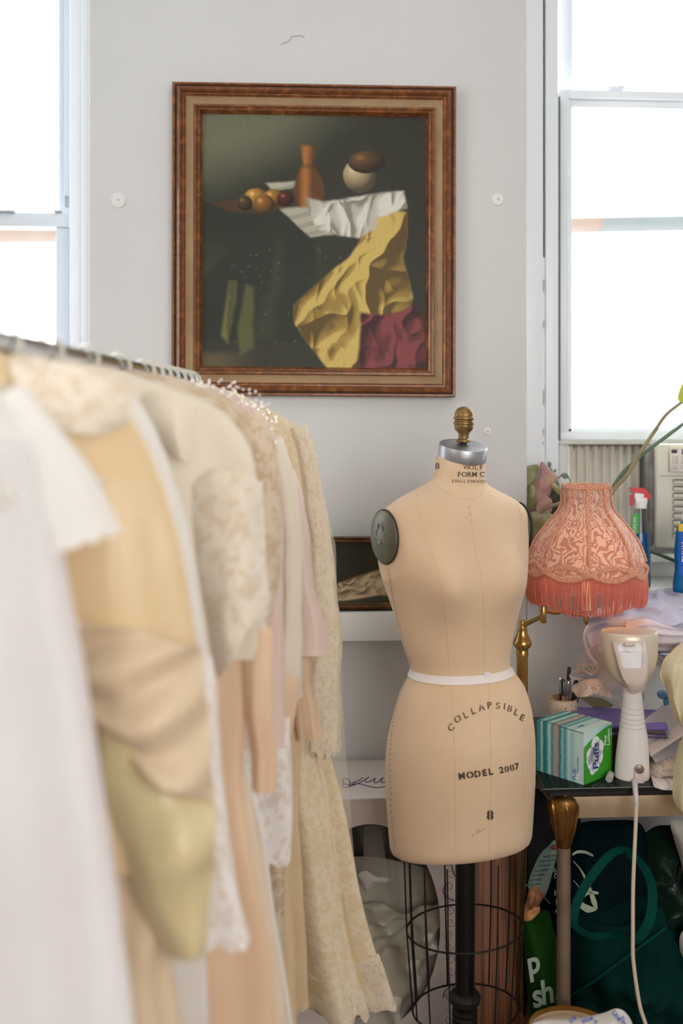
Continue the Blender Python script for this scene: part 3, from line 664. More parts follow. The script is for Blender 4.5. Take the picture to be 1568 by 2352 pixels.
# waist tape: a ribbon round the form
tp = B(); front = []
def tape(u, v):
    a = 2*PI*u+PI/2; r0 = 1529.5+16*v; return form_pt(r0, a, .0018)
def tape(u, v, off=.0016):
    r0 = 1530+17*v; p = form_pt(r0, 2*PI*u+PI/2); c0 = P(sect(r0)[0], r0, DM); dr = (p-c0); dr.normalize()
    h_, n_, i_, ds_ = BV.ray_cast(c0+dr*.5, -dr); return (h_ if h_ else p)+dr*off
tp.grid(tape, 110, 5); tp.grid(lambda u, v: tape(u, v, .0003), 110, 1)
make('waist_tape', tp, mat('white_cotton_tape', (236, 228, 224), .85, 0, .2, 500), form)
tb = B(); tb.prism([onform(x, y, .0022) for x, y in ((1110, 1544), (1124, 1543), (1126, 1556), (1122, 1553), (1118, 1557), (1111, 1555))], -FW*.0006); make('tape_end', tb, mat('white_cotton_tape_end', (230, 220, 216), .85), form)
# seams
M_seam = mat('seam_thread', (204, 174, 144), .9); b = B()
for pts in (((956, 1134), (966, 1190), (980, 1240), (998, 1290), (1012, 1340), (1020, 1400), (1026, 1460), (1031, 1535)), ((1034, 1558), (1037, 1600), (1042, 1680), (1044, 1780), (1046, 1900), (1047, 1966)),
            ((1079, 1146), (1081, 1190), (1090, 1260), (1102, 1310), (1109, 1380), (1112, 1460), (1112, 1546)), ((1121, 1560), (1126, 1700), (1126, 1840), (1122, 1955)), ((1196, 1570), (1202, 1700), (1198, 1900)), ((993, 1109), (1020, 1128), (1050, 1143), (1080, 1147), (1102, 1138), (1113, 1112)), ((1188, 1156), (1196, 1200), (1190, 1270))):
    sp = spline([(x, y, 0) for x, y in pts], 40); b.tube([onform(q.x, q.y, .00005) for q in sp], .00045, 5)
make('seam', b, M_seam, form)
b = B()
for pts in (((891, 1294), (897, 1340), (906, 1390), (918, 1440), (932, 1490), (947, 1528)), ((947, 1541), (930, 1570), (918, 1600), (906, 1640), (899, 1690), (896, 1750), (897, 1820), (900, 1890), (905, 1930), (909, 1946))):
    sp = spline([(x, y, 0) for x, y in pts], 96)
    for k in range(0, 95, 2): b.tube([onform(sp[k].x, sp[k].y, .0006), onform(sp[k].x*.3+sp[k+1].x*.7, sp[k].y*.3+sp[k+1].y*.7, .0006)], .0009, 5)
make('side_stitching', b, mat('brown_stitching', (146, 100, 66), .85), form)
# stencilled lettering
M_ink = mat('stencil_ink', (74, 58, 48), .8, 0, 0, 60, 0, 160, vcol=(112, 88, 68)); M_ink2 = mat('dark_stencil_ink', (54, 44, 38), .8, 0, 0, 60, 0, 160, vcol=(84, 66, 54))
M_smudge = mat('ink_smudge', (200, 174, 148), .9); M_ink3 = mat('faded_ink', (148, 124, 104), .85, 0, 0, 60, 0, 200, vcol=(190, 164, 138))
def stencil(name, items, m, off=.0006):
    b = B()
    for ch, px, py, size, rot, bold, gap, sh in items:
        cr, sr = math.cos(rot), math.sin(rot)
        letter(b, ch, size, lambda x, y: onform(px+x*cr-y*sr*1., py-(x*sr+y*cr), off), bold, sh, gap)
    return make(name, b, m, form, ang=80)
it = []
for ch, px, py, r in (('C', 1039, 1677, 40), ('O', 1054, 1658, 34), ('L', 1071, 1649, 30), ('L', 1088, 1640, 24), ('A', 1107, 1632, 16), ('P', 1124, 1627, 8), ('S', 1143, 1628, 0), ('I', 1157, 1629, -8), ('B', 1168, 1634, -16), ('L', 1182, 1642, -22), ('E', 1195, 1654, -26)):
    it.append((ch, px, py, 21 if px < 1150 else 20, math.radians(r), .55, 2.0 if ch in 'COSBA' else None, .12 if px < 1090 else 0))
stencil('stencil_lettering', it, M_ink)
it = []
for ch, px, py in zip('MODEL2007', (1061, 1080, 1097, 1113, 1127, 1152, 1164, 1176, 1187), (1789, 1786.5, 1784, 1781.5, 1779, 1775, 1773, 1770, 1767)):
    it.append((ch, px, py, 20 if ch.isalpha() else 20, math.radians(9), 1.1 if ch.isalpha() else .75, 1.6 if ch in 'OD0' else None, 0))
stencil('stencil_lettering', it, M_ink2)
stencil('stencil_lettering', [('8', 1125, 1882, 29, 0, 1.3, 2.6, 0)], M_ink2)
it = []
for txt, x0, y0, dx, sz, bo, dy in (('WOLF', 1071, 1078, 11, 15, .2, .3), ('FORMCO', 1054, 1095, 11.6, 16, .4, .0), ('ENGLEWOOD', 1040, 1108, 8.8, 10, .12, .2)):
    for i, ch in enumerate(txt):
        x = x0+i*dx+(6 if txt == 'FORMCO' and i > 3 else 0)
        if x < 1112: it.append((ch, x, y0+i*dy, sz, math.radians(-2), bo, 1.2 if ch in 'OCDG' else None, 0))
stencil('stencil_lettering', it, M_ink)
stencil('stencil_lettering', [('8', 1004.5, 1077, 20, 0, .3, 1.2, 0)], M_ink)
for px, py, r in ((1076, 1165, 4), (1078, 1182, 5), (1082, 1197, 3.5), (1070, 1190, 3), (1098, 1884+25, 9), (1085, 1918, 5), (1110, 1905, 4), (1075, 1922, 3)):
    b = B(); pts = [onform(px+math.cos(a)*r*(.5+.7*random.random()), py+math.sin(a)*r*.7*(.5+.7*random.random()), .00025) for a in [k*2*PI/10 for k in range(10)]]; b.prism(pts, V((0, .0001, 0))); make('ink_smudge', b, M_smudge, form)
# black cage under the hem, pole and foot
M_wire = mat('black_wire', (24, 21, 19), .5, .4)
def cage(py, a, sc):
    q = V((math.cos(a)*.131*sc, math.sin(a)*.131*sc*.84, 0)); c = P(interp([1940, 2130, 2326], [1066, 1067, 1068], py), py, DM)
    return c+RT*q.x+FW*q.y+UP*(q.x*.066+q.y*.0)
for py, sc in ((2131, 1.0), (2316, .905)):
    make('cage_ring', B().tube([cage(py, k*PI/32, sc) for k in range(64)], .0023, 8, True), M_wire, form)
for k in range(15):
    a = 2*PI*(k+.35)/15; make('cage_wire', B().tube([cage(y, a, interp([1945, 2131, 2316], [1.04, 1.0, .905], y)) for y in (1946, 2040, 2131, 2220, 2316)], .0018, 6), M_wire, form)
for py, sc in ((2131, 1.), (2316, .905)):
    pass
pb = P(1067, 1900, DM); M_pole = mat('black_pole_enamel', (20, 18, 18), .35, .3)
make('pole', B().lathe([(.0215, .20), (.0215, .60)], V((pb.x, pb.y, 0)), 28).lathe([(.017, .03), (.017, .21)], V((pb.x, pb.y, 0)), 24), M_pole, form)
b = B(); zc = P(1067, 2285, DM).z
b.lathe([(.022, zc-.02), (.034, zc-.014), (.036, zc-.002), (.030, zc+.006), (.022, zc+.008)], V((pb.x, pb.y, 0)), 30)
for k in range(6): b.lathe([(.024, zc-.030-k*.013), (.029, zc-.033-k*.013), (.029, zc-.037-k*.013), (.024, zc-.040-k*.013)], V((pb.x, pb.y, 0)), 26)
make('pole_collar', b, mat('cast_iron', (44, 38, 34), .6, .5, .3, 60), form)
b = B().lathe([(.02, .10), (.045, .085), (.05, .06), (.03, .05)], V((pb.x, pb.y, 0)), 28)
for k in range(4):
    a = PI/4+k*PI/2; d = V((math.cos(a), math.sin(a), 0)); o0 = V((pb.x, pb.y, 0)); b.tube([o0+d*.03+UP*.07, o0+d*.08+UP*.075, o0+d*.13+UP*.055], lambda t: .014-.005*t, 10)
make('stand_base', b, mat('black_cast_base', (30, 28, 27), .5, .4), form)
for k in range(4):
    a = PI/4+k*PI/2; d = V((math.cos(a), math.sin(a), 0)); o0 = V((pb.x, pb.y, 0)); tt = V((-d.y, d.x, 0))
    make('caster', B().lathe([(.02, -.009), (.024, -.007), (.024, .007), (.02, .009)], o0+d*.13+UP*.024, 24, tt).tube([o0+d*.13+UP*.024, o0+d*.13+UP*.06], .007, 8), M_pole, form)

# ------------------------------------------------------------- brass swing-arm lamp with a fringed shade
DL = 2.42
def brassmat():
    t = NT('polished_brass'); co = t.n('ShaderNodeTexCoord').outputs['Object']
    c = t.ramp(t.noise(co, 20, 4), [(.35, lin((196, 160, 96))), (.7, lin((160, 122, 66)))]); return t.done(t.bsdf(c, .22, .95, .5))
M_brass = brassmat(); ML = DL/FPX
pp = P(1199, 1500, DL); lb = V((pp.x, pp.y, 0))
lamp = thing('floor_lamp', lb, 'brass swing-arm floor lamp with a pink fringed shade, right of the dress form', 'lamp')
def hz(py): return P(1199, py, DL).z
make('lamp_base', B().lathe([(.12, 0), (.125, .006), (.12, .014), (.06, .022), (.03, .035), (.018, .05)], lb, 48), M_brass, lamp)
b = B().lathe([(.0135, .04), (.0135, hz(1500))], lb, 24)
b.lathe([(.0145, hz(1507)), (.0145, hz(1494)), (.0135, hz(1492))], lb, 24)
make('pole', b, M_brass, lamp)
r = ML
make('pole_knuckle', B().lathe([(13*r, hz(1494)), (13.5*r, hz(1490)), (21*r, hz(1482)), (21.5*r, hz(1477)), (19.5*r, hz(1471)), (16*r, hz(1464)), (12*r, hz(1455)), (11.5*r, hz(1447)), (8.5*r, hz(1446)), (8.5*r, hz(1427)), (7*r, hz(1425)), (0, hz(1424))], lb, 36), M_brass, lamp)
a0, a1 = P(1199, 1438, DL), P(1247, 1414, DL-.09); a2 = P(1342, 1412, DL)
b = B().tube([a0+(a1-a0)*.1, a1], .0052, 12); b.lathe([(.0065, -.020), (.0075, -.018), (.0075, .018), (.0065, .020), (0, .020)], P(1247, 1411, DL-.09), 20)
pts = [P(1247, 1401, DL-.09), P(1272, 1407, DL-.07), P(1295, 1405, DL-.045), P(1318, 1410, DL-.02), P(1342, 1412, DL)]
b.tube(spline(pts, 24), .0052, 12)
make('swing_arm', b, M_brass, lamp)
scp = P(1346, 1412, DL)
b = B().lathe([(.0055, -.018), (.008, -.016), (.008, .008), (.017, .0095), (.017, .012), (.0, .012)], scp, 24); b.lathe([(.003, -.024), (.005, -.02), (.005, -.016)], scp, 12)
make('socket_cup', b, M_brass, lamp)
make('candle_sleeve', B().lathe([(.0115, .012), (.0115, .112), (.009, .115)], scp, 24), mat('white_candle_sleeve', (232, 226, 220), .5), lamp)
t = NT('warm_bulb'); em = t.n('ShaderNodeEmission'); em.inputs[0].default_value = (1, .62, .28, 1); em.inputs[1].default_value = 3; M_bulb = t.done(em)
bc = scp+UP*.152; make('bulb', B().lathe([(.010, -.04), (.016, -.03), (.027, -.008), (.03, .008), (.026, .022), (.014, .031), (0, .033)], bc, 24), M_bulb, lamp)
l = bpy.data.lights.new('bulb_light', 'POINT'); l.energy = .75; l.color = (1, .62, .3); l.shadow_soft_size = .034; lo = bpy.data.objects.new('bulb_light', l); COL.objects.link(lo); lo.location = bc+UP*.0-FW*.035; 
# shade: eight panels, narrow square neck, belled skirt
SP = [(1113, 51), (1122, 52), (1140, 52.5), (1158, 54), (1172, 60), (1186, 71), (1200, 83), (1216, 96), (1234, 108), (1252, 117), (1268, 123), (1282, 127), (1296, 130), (1308, 131), (1316, 131)]
spy = [p[0] for p in SP]; spr = [p[1] for p in SP]; RIB0 = math.radians(-90-10.5); sxc = 1346
def srad(py, a):       # slightly flat panels between the ribs
    k = ((a-RIB0) % (PI/4))/(PI/4)-.5; fl = math.cos(PI/8)/math.cos(k*PI/4)
    r_ = interp(spy, spr, py)*ML; return r_*(.45+.55*fl)*1.02
def shade_pt(py, a, off=0.):
    c = P(sxc, py, DL); r_ = srad(py, a)+off; return c+RT*(math.cos(a)*r_)+FW*(math.sin(a)*r_)
def damask():
    t = NT('pink_damask_shade'); co = t.n('ShaderNodeTexCoord').outputs['UV']
    dn = t.n('ShaderNodeTexNoise'); dn.inputs['Scale'].default_value = 22; dn.inputs['Detail'].default_value = 1; t.l(co, dn.inputs['Vector'])
    ma = t.n('ShaderNodeVectorMath', operation='MULTIPLY_ADD'); t.l(dn.outputs['Color'], ma.inputs[0]); ma.inputs[1].default_value = (.09, .09, .09); t.l(co, ma.inputs[2])
    wv = t.n('ShaderNodeTexWave', wave_type='RINGS', rings_direction='SPHERICAL'); wv.inputs['Scale'].default_value = 17; wv.inputs['Distortion'].default_value = 9; wv.inputs['Detail'].default_value = 1.2; wv.inputs['Detail Scale'].default_value = 2.6
    t.l(ma.outputs[0], wv.inputs['Vector'])
    msk = t.ramp(wv.outputs['Fac'], [(.46, (0, 0, 0)), (.54, (1, 1, 1))])
    mx = t.n('ShaderNodeMix', data_type='RGBA'); t.l(msk, mx.inputs[0]); mx.inputs[6].default_value = (*lin((208, 158, 142)), 1); mx.inputs[7].default_value = (*lin((232, 206, 184)), 1)
    p = t.bsdf(mx.outputs[2], .5, 0, .35, .3); tr = t.n('ShaderNodeBsdfTranslucent'); t.l(mx.outputs[2], tr.inputs[0])
    return t.done(t.mix(.4, p.outputs[0], tr.outputs[0]))
b = B(); b.grid(lambda u, v: shade_pt(1113+203*v, 2*PI*u+PI/2), 96, 40, 0, lambda u, v: (u*.8, v*.22))
b.grid(lambda u, v: shade_pt(1113+203*v, 2*PI*u+PI/2, -.0012), 96, 40, 0, lambda u, v: (u*.8, v*.22))
sh = make('lamp_shade', b, damask(), lamp, ang=180)
M_braid = mat('coral_braid', (206, 124, 98), .8, 0, .2, 500, 0, 300, vcol=(230, 180, 144), sheen=.3)
def braid(b, path, r=.0030, w=.0034):
    # two twisted cords side by side along a path
    N = len(path); L = 0; acc = [0]
    for i in range(1, N): L += (path[i]-path[i-1]).length; acc.append(L)
    for ph in (0, PI/2, PI, 3*PI/2):
        pts = []
        for i, p in enumerate(path):
            t_ = (path[min(i+1, N-1)]-path[max(i-1, 0)]).normalized(); o = (p-P(sxc, (HY-(p.z-EYE.z)/DL*FPX), DL)); o.z = 0; o.normalize(); s_ = t_.cross(o).normalized()
            a = acc[i]/.0056*2*PI*.5+ph; pts.append(p+s_*(math.sin(a)*w)+o*(math.cos(a)*w*.5+.001))
        b.tube(pts, r*.62, 5, cap=False)
b = B()
for k in range(8):
    a = RIB0+k*PI/4; braid(b, [shade_pt(1120+166*i/110, a, .0008) for i in range(111)])
for dyy in (1115, 1119): braid(b, [shade_pt(dyy, 2*PI*i/150, .001) for i in range(151)], .0026, .0028)
make('rib_braid', b, M_braid, sh)
b = B()
for sg in (-1, 1):
    for dd in (0, 3.4):
        braid(b, [shade_pt(1302+sg*(14*abs(math.sin((2*PI*i/420)*4))-2)+sg*dd, RIB0+2*PI*i/420, .002) for i in range(421)], .0030, .0034)
make('scalloped_braid', b, M_braid, sh)
# under the scallops the cloth ends; the fringe hangs down from them
b = B(); rnd = random.Random(3)
for i in range(560):
    a = 2*PI*i/560+rnd.uniform(-.006, .006); y0 = 1306+10*abs(math.sin((a-RIB0)*4)); L = 74+8*math.sin(3*a+.6)+rnd.uniform(-4, 4); ro = rnd.uniform(-.003, .004); sw = rnd.uniform(-.012, .012)
    if rnd.random() < .03: sw *= 3
    pts = []
    for j in range(6):
        v = j/5; pts.append(shade_pt(1300, a+sw*v*v*2, ro*v+.001+.004*math.sin(v*2.4)-.006*v*v)+UP*(-(y0+L*v-1300)*ML))
    b.tube(pts, .00095, 4, cap=False)
b.tube([shade_pt(1300, 2*PI*k/200, -.001)+UP*(-(1306+76+8*math.sin(3*(2*PI*k/200)+.6)-1300)*ML) for k in range(200)], .0011, 5, True)
make('fringe', b, mat('coral_fringe', (212, 112, 92), .6, 0, 0, 60, .12, 120, sheen=.4), sh)
b = B()
for k in range(3):
    a = k*2*PI/3+.4; c0 = P(sxc, 1124, DL); b.tube([c0, c0+RT*(math.cos(a)*.05)+FW*(math.sin(a)*.05)], .0016, 6)
b.lathe([(.012, -.002), (.014, 0), (.012, .002)], P(sxc, 1124, DL), 20); b.tube([P(sxc, 1124, DL), P(sxc, 1300, DL)], .0016, 6) if False else None
b.tube([P(sxc, 1119, DL)+RT*(math.cos(k*PI/24)*.0515)+FW*(math.sin(k*PI/24)*.0515) for k in range(48)], .0014, 6, True)
make('shade_spider', b, M_brass, sh)

# ------------------------------------------------------------- clothes rack
RO = .0987*FPX
def rail(d): py = HY-RO/d; return P((py-785)/.2045, py, d)
r0, r1 = rail(1.0), rail(2.16); rd = (r1-r0).normalized(); rl = V((rd.y, -rd.x, 0)).normalized()
near, far = r0-rd*.62, r1+rd*.005
def chromemat():
    t = NT('chrome'); return t.done(t.bsdf(lin((206, 208, 214)), .12, 1))
M_chrome = chromemat()
rk = thing('clothes_rack', V(((near.x+far.x)/2, (near.y+far.y)/2, 0)), 'chrome garment rack rail full of hanging cream dresses, running from the near left', 'clothes rack')
make('rail', B().tube([near, far], .0135, 20), M_chrome, rk)
for q in (near+rd*.03, far-rd*.02):
    make('upright', B().lathe([(.011, .06), (.011, q.z)], V((q.x, q.y, 0)), 16).ball(V((q.x, q.y, q.z)), .0165, 12), M_chrome, rk)
    make('foot_bar', B().tube([V((q.x, q.y, .065))-rl*.24, V((q.x, q.y, .065))+rl*.24], .011, 12).ball(V((q.x, q.y, .065))-rl*.24, .013, 10).ball(V((q.x, q.y, .065))+rl*.24, .013, 10), M_chrome, rk)
    for sg in (-1, 1):
        c = V((q.x, q.y, .026))+rl*.23*sg; make('caster', B().lathe([(.02, -.01), (.026, -.008), (.026, .008), (.02, .01)], c, 20, rl).tube([c, c+UP*.04], .006, 8), mat('black_rubber', (30, 30, 30), .7), rk)
make('lower_rail', B().tube([V((near.x, near.y, .065)), V((far.x, far.y, .065))], .011, 14), M_chrome, rk)

M_hang = clear('clear_hanger_plastic', (246, 246, 240), .12, .08, .97, .35, (236, 232, 220))
def hanger_mesh():
    b = B(); pts = []
    for k in range(26):
        a = math.radians(-150+k*10.4); pts.append(V((math.sin(a+PI)*-.0185, 0, math.cos(a)*.0185)))
    pts = [V((math.cos(math.radians(200-k*12))*.019, 0, math.sin(math.radians(200-k*12))*.019)) for k in range(25)]
    pts += [V((.004, 0, -.026)), V((0, 0, -.045))]
    b.tube(spline(pts, 60), .0035, 8); return b
hookproto = None
rng = random.Random(11)
def hang_at(d, wid=.14):
    # one hanger: hook over the rail, sloping arms and a bar
    global hookproto
    q = rail(d)-UP*.0
    if hookproto is None:
        t = thing('clothes_hanger', q, 'clear plastic hanger hooked over the chrome rail', 'hanger', 'plastic hangers on the rack rail')
        L = lambda v: q+rl*v.x+rd*v.y+UP*v.z
        hb = hanger_mesh(); hb.v = [tuple(L(V(v))) for v in hb.v]; make('hook', hb, M_hang, t)
        b = B(); b.tube([L(V(p)) for p in ((-wid, 0, -.165), (-.09, 0, -.115), (-.03, 0, -.055), (.03, 0, -.055), (.09, 0, -.115), (wid, 0, -.165))], .005, 8, flat=.6)
        b.tube([L(V((-wid+.01, 0, -.165))), L(V((wid-.01, 0, -.165)))], .0035, 8); make('arms', b, M_hang, t); hookproto = t; return t
    c = copy_tree(hookproto); c.location = q; c.rotation_euler = (0, 0, rng.uniform(-.05, .05)); return c

# ------------------------------------------------------------- dresses
S_ivory = cloth('ivory_satin', (240, 230, 212), .38, .2, .35, 90, .3, .05, .5, wrinkle=.25)
S_champ = cloth('champagne_taffeta', (234, 212, 180), .42, .22, .45, 90, .3, .08, .5, wrinkle=.5)
S_gold = cloth('pale_gold_satin', (234, 208, 164), .36, .2, .5, 90, .3, .07, .5, wrinkle=.6)
S_green = cloth('yellow_green_satin', (228, 212, 164), .34, .2, .4, 90, .3, .05, .5, wrinkle=.35)
S_white = cloth('white_organza', (247, 246, 243), .7, .35, .35, 200, .3, .03, .3, wrinkle=.35, vcol=(243, 239, 234))
S_pink = cloth('blush_satin', (242, 218, 208), .36, .25, .35, 90, .3, .06, .5, wrinkle=.35)
S_peach = cloth('peach_satin', (242, 212, 180), .4, .28, .35, 90, .3, .05, .5, wrinkle=.3)
S_cream = cloth('cream_crepe', (244, 234, 216), .6, .25, .35, 200, .3, .05, .4, wrinkle=.3)
S_broc = cloth('cream_brocade', (242, 224, 198), .6, .2, .6, 70, .3, .12, .4, vcol=(220, 200, 172))
S_sand = cloth('sand_lining', (232, 206, 164), .5, .22, .35, 120, .3, .06, .4, wrinkle=.3)
L_white = lacework('white_lace', (248, 243, 240), (236, 224, 214), 60)
L_cream = lacework('cream_lace', (246, 236, 220), (236, 220, 196), 55)
L_ivory = lacework('ivory_floral_lace', (244, 230, 202), (238, 218, 180), 85, .5)
L_slv = lace('sleeve_lace', (244, 232, 208), 60, .5, .88, .3, .46)
L_edge = lace('lace_edging', (244, 230, 208), 60, .5, .6, .3, .46)
L_beige = lacework('beige_lace', (230, 212, 188), (212, 188, 158), 50)
V_tulle = sheer('ivory_tulle', (236, 228, 212), .2, .4); V_org = sheer('white_sheer', (244, 240, 242), .72, .4)
M_bead = mat('glass_beads', (240, 232, 226), .08, 0, 0, 60, 0, 9, spec=1, coat=1)

class Dress:
    def __init__(s, name, d, right, label, cat='dress', th=(.035, .055, .07), bottom=None, group=None):
        s.d = d; s.q = rail(d); s.cx = 784+(s.q-EYE).dot(RT)/d*FPX
        s.t = thing(name, V((s.q.x, s.q.y, s.q.z)), label, cat, 'dresses hanging on the rack')
        s.r = sorted([(y, x) for x, y in right]); s.th = th; s.ph = rng.uniform(0, 6); s.y0 = s.r[0][0]; s.y1 = s.r[-1][0]; s.bottom = bottom
    def half(s, py): return (interp([a for a, _ in s.r], [x for _, x in s.r], py)-s.cx)*s.d/FPX
    def body(s, name, m, y0=None, y1=None, off=0., nf=(7, 13), amp=(.015, .06, .16), uvs=1., mi=0, hemw=0., nu=110, nv=60, lx=None, shift=0., th=None, seed=0, closed=True, arc=(0, 1)):
        y0 = s.y0 if y0 is None else y0; y1 = s.y1 if y1 is None else y1; d = s.d; th = th or s.th
        # smooth the outline a touch
        ys = np.linspace(y0, y1, nv+1); hw = np.array([s.half(y) for y in ys]); k = 3
        hs = np.convolve(np.pad(hw, k, 'edge'), np.ones(2*k+1)/(2*k+1), 'valid'); hs[0] = hw[0]; hs[-1] = hw[-1]
        ph = s.ph+seed; pos = (y1-y0)
        def fn(u, v):
            a = 2*PI*(arc[0]+(arc[1]-arc[0])*u)+PI/2; j = v*nv; i0 = min(int(j), nv-1); w_ = hs[i0]+(hs[i0+1]-hs[i0])*(j-i0); py = y0+pos*v
            left = -w_ if lx is None else (interp([p[1] for p in lx], [p[0] for p in lx], py)-s.cx)*d/FPX
            cxx = (w_+left)/2; wd = abs(w_-left)/2+off; t_ = interp([0, .25, 1], th, v)+off
            A = interp([0, .35, 1], amp, v); cy = math.cos(a); sy = math.sin(a)
            f = .6*math.sin(nf[0]*a+ph+.6*math.sin(3*v+ph))+.4*math.sin(nf[1]*a+ph*1.7-v*1.3)
            rr = 1+A*f*(.35+.65*abs(sy)); x = cxx+wd*cy*(1+A*.25*f); y = t_*sy*(1+2.6*A*f)
            p = s.q+rl*x+rd*(y+shift); p.z = P(0, py, d).z
            n_ = nz(p, 7, ph)*.006*min(1, v*4); p += rd*n_+rl*n_*.5
            if hemw and v > .985: p.z += hemw*(.5*math.sin(a*46)+.5*math.sin(a*23+1))
            return p
        b = B(); b.grid(fn, nu, nv, 0, lambda u, v: (u*2*(abs(hs.mean())*2.2+.1), v*pos*d/FPX))
        return make(name, b, m, s.t, ang=180)
    def tubepart(s, name, m, path, rx, ry, n=36, nv=34, amp=.08, nf=5, hemw=0., parent=None, dd=0.):
        # a sleeve or swag: widths rx (in picture px) along a path of picture points
        pts = spline([P(x, y, s.d+dd) for x, y in path], nv); ph = rng.uniform(0, 6); kk = s.d/FPX
        def fn(u, v):
            i = min(int(round(v*nv)), nv); a = 2*PI*u+PI/2; c = pts[i]; t_ = (pts[min(i+1, nv)]-pts[max(i-1, 0)]).normalized(); sd = t_.cross(rd).normalized()
            if sd.dot(rl) < 0: sd = -sd
            f = 1+amp*(.3+v)*(math.sin(nf*a+ph+2*v)+.5*math.sin((2*nf+1)*a-ph))
            p = c+sd*(math.cos(a)*interp(np.linspace(0, 1, len(rx)), rx, v)*kk*f)+rd*(math.sin(a)*interp(np.linspace(0, 1, len(ry)), ry, v)*kk*f)
            p += (rl+rd)*nz(p, 14, ph)*.006
            if hemw and v > .97: p += t_*hemw*math.sin(a*16)
            return p
        b = B().grid(fn, n, nv, 0, lambda u, v: (u*.3, v*(pts[-1]-pts[0]).length)); return make(name, b, m, s.t, ang=180)
    def flap(s, name, m, rows, nu=30, nv=30, th=.003, wr=.006, ws=11, fold=None):
        rr = [[(x, y, s.d+(dz if len(e) > 2 else 0)) for e in r for x, y, dz in [(e[0], e[1], e[2] if len(e) > 2 else 0)]] for r in rows]
        return make(name, B().sheet(rr, nu, nv, th, wr, ws, 0, fold), m, s.t, ang=180)
    def beads(s, name, pts, n, spread, r=(.0015, .003)):
        sp = spline([P(x, y, s.d-.045) for x, y in pts], 60); b = B()
        for _ in range(n):
            q = sp[rng.randrange(61)]; b.ball(q+rl*rng.uniform(-1, 1)*spread+UP*rng.uniform(-1, .6)*spread+rd*rng.uniform(-.01, .05), rng.uniform(*r), 7)
        make(name, b, M_bead, s.t)

# 1 nearest, far left: sheer white with a flared cap sleeve
D = Dress('dress', 1.0, [(-60, 858), (-20, 880), (30, 925), (70, 1010), (100, 1120), (130, 1250), (152, 1370), (170, 1460), (192, 1600), (232, 1820), (260, 2024), (289, 2196), (310, 2380), (330, 2600), (340, 2900)],
          'sheer white dress with a flared cap sleeve, nearest on the rack at far left', th=(.03, .05, .05))
D.body('skirt_and_bodice', S_white, amp=(.01, .06, .2)); D.body('sheer_overlay', V_org, 1000, 2900, .008, amp=(.02, .08, .14), seed=1)
D.tubepart('cap_sleeve', S_white, [(10, 905), (70, 1010), (130, 1130), (175, 1255)], [40, 75, 100, 112], [30, 40, 50, 60], amp=.05, nf=4, hemw=.004)
# 2 champagne dress with a gathered satin swag
D = Dress('dress', 1.17, [(20, 815), (60, 822), (140, 850), (240, 890), (285, 920), (335, 1000), (395, 1140), (428, 1270), (450, 1430), (474, 1590), (488, 1720), (488, 1870), (470, 1960), (440, 2060), (400, 2200), (425, 2350), (440, 2600), (450, 2900)],
          'champagne taffeta dress with a gathered yellow satin swag, second from the left', th=(.03, .06, .05))
D.body('bodice', S_gold, 815, 1960, amp=(.02, .06, .1), nf=(5, 9)); D.body('skirt', S_champ, 1900, 2900, -.004, amp=(.08, .14, .24), lx=[(-300, 1900), (-340, 2900)])
D.flap('satin_swag', S_green, [[(232, 1640, -.062), (300, 1700, -.075), (400, 1790, -.075), (494, 1850, -.05)], [(250, 1850, -.062), (330, 1930, -.085), (420, 1960, -.085), (492, 1970, -.05)], [(310, 2040, -.06), (370, 2060, -.08), (440, 2060, -.08), (484, 2050, -.05)], [(386, 2196, -.055), (420, 2206, -.07), (450, 2204, -.07), (474, 2186, -.05)]], 34, 40, .004, .008, 9, lambda u, v: .012*math.sin(10*v+6*u)*(1-v))
D.flap('gathered_drape', S_champ, [[(170, 1420, -.066), (270, 1440, -.08), (380, 1470, -.075), (458, 1480, -.05)], [(180, 1560, -.066), (280, 1620, -.095), (390, 1640, -.09), (478, 1640, -.055)], [(215, 1650, -.066), (320, 1760, -.095), (420, 1830, -.09), (492, 1850, -.055)]], 36, 40, .004, .01, 9, lambda u, v: .011*math.sin(16*v+9*u))
D.flap('neck_yoke', L_cream, [[(20, 812, -.035), (120, 824, -.045), (230, 850, -.04), (300, 880, -.02)], [(30, 880, -.05), (130, 900, -.06), (220, 930, -.055), (300, 950, -.03)], [(60, 960, -.05), (140, 990, -.06), (210, 1000, -.055), (270, 990, -.03)]], 24, 18, .003, .008, 14)
# 3 lilac-white sheer
D = Dress('dress', 1.31, [(130, 830), (200, 838), (300, 880), (340, 930), (395, 1060), (440, 1200), (462, 1400), (490, 1560), (504, 1740), (520, 1900), (548, 2060), (572, 2132)], 'white organza dress with a lace hem, third from the left on the rack', th=(.03, .05, .06))
D.body('underdress', S_white, amp=(.02, .05, .13)); D.body('lace_overlay', L_white, 1500, 2136, .006, hemw=.008, seed=1)
D.flap('underskirt', S_white, [[(330, 2100), (420, 2110), (470, 2120)], [(340, 2300), (430, 2300), (476, 2300)], [(340, 2700), (430, 2700), (490, 2700)]], 20, 20, .004, .012, 10)
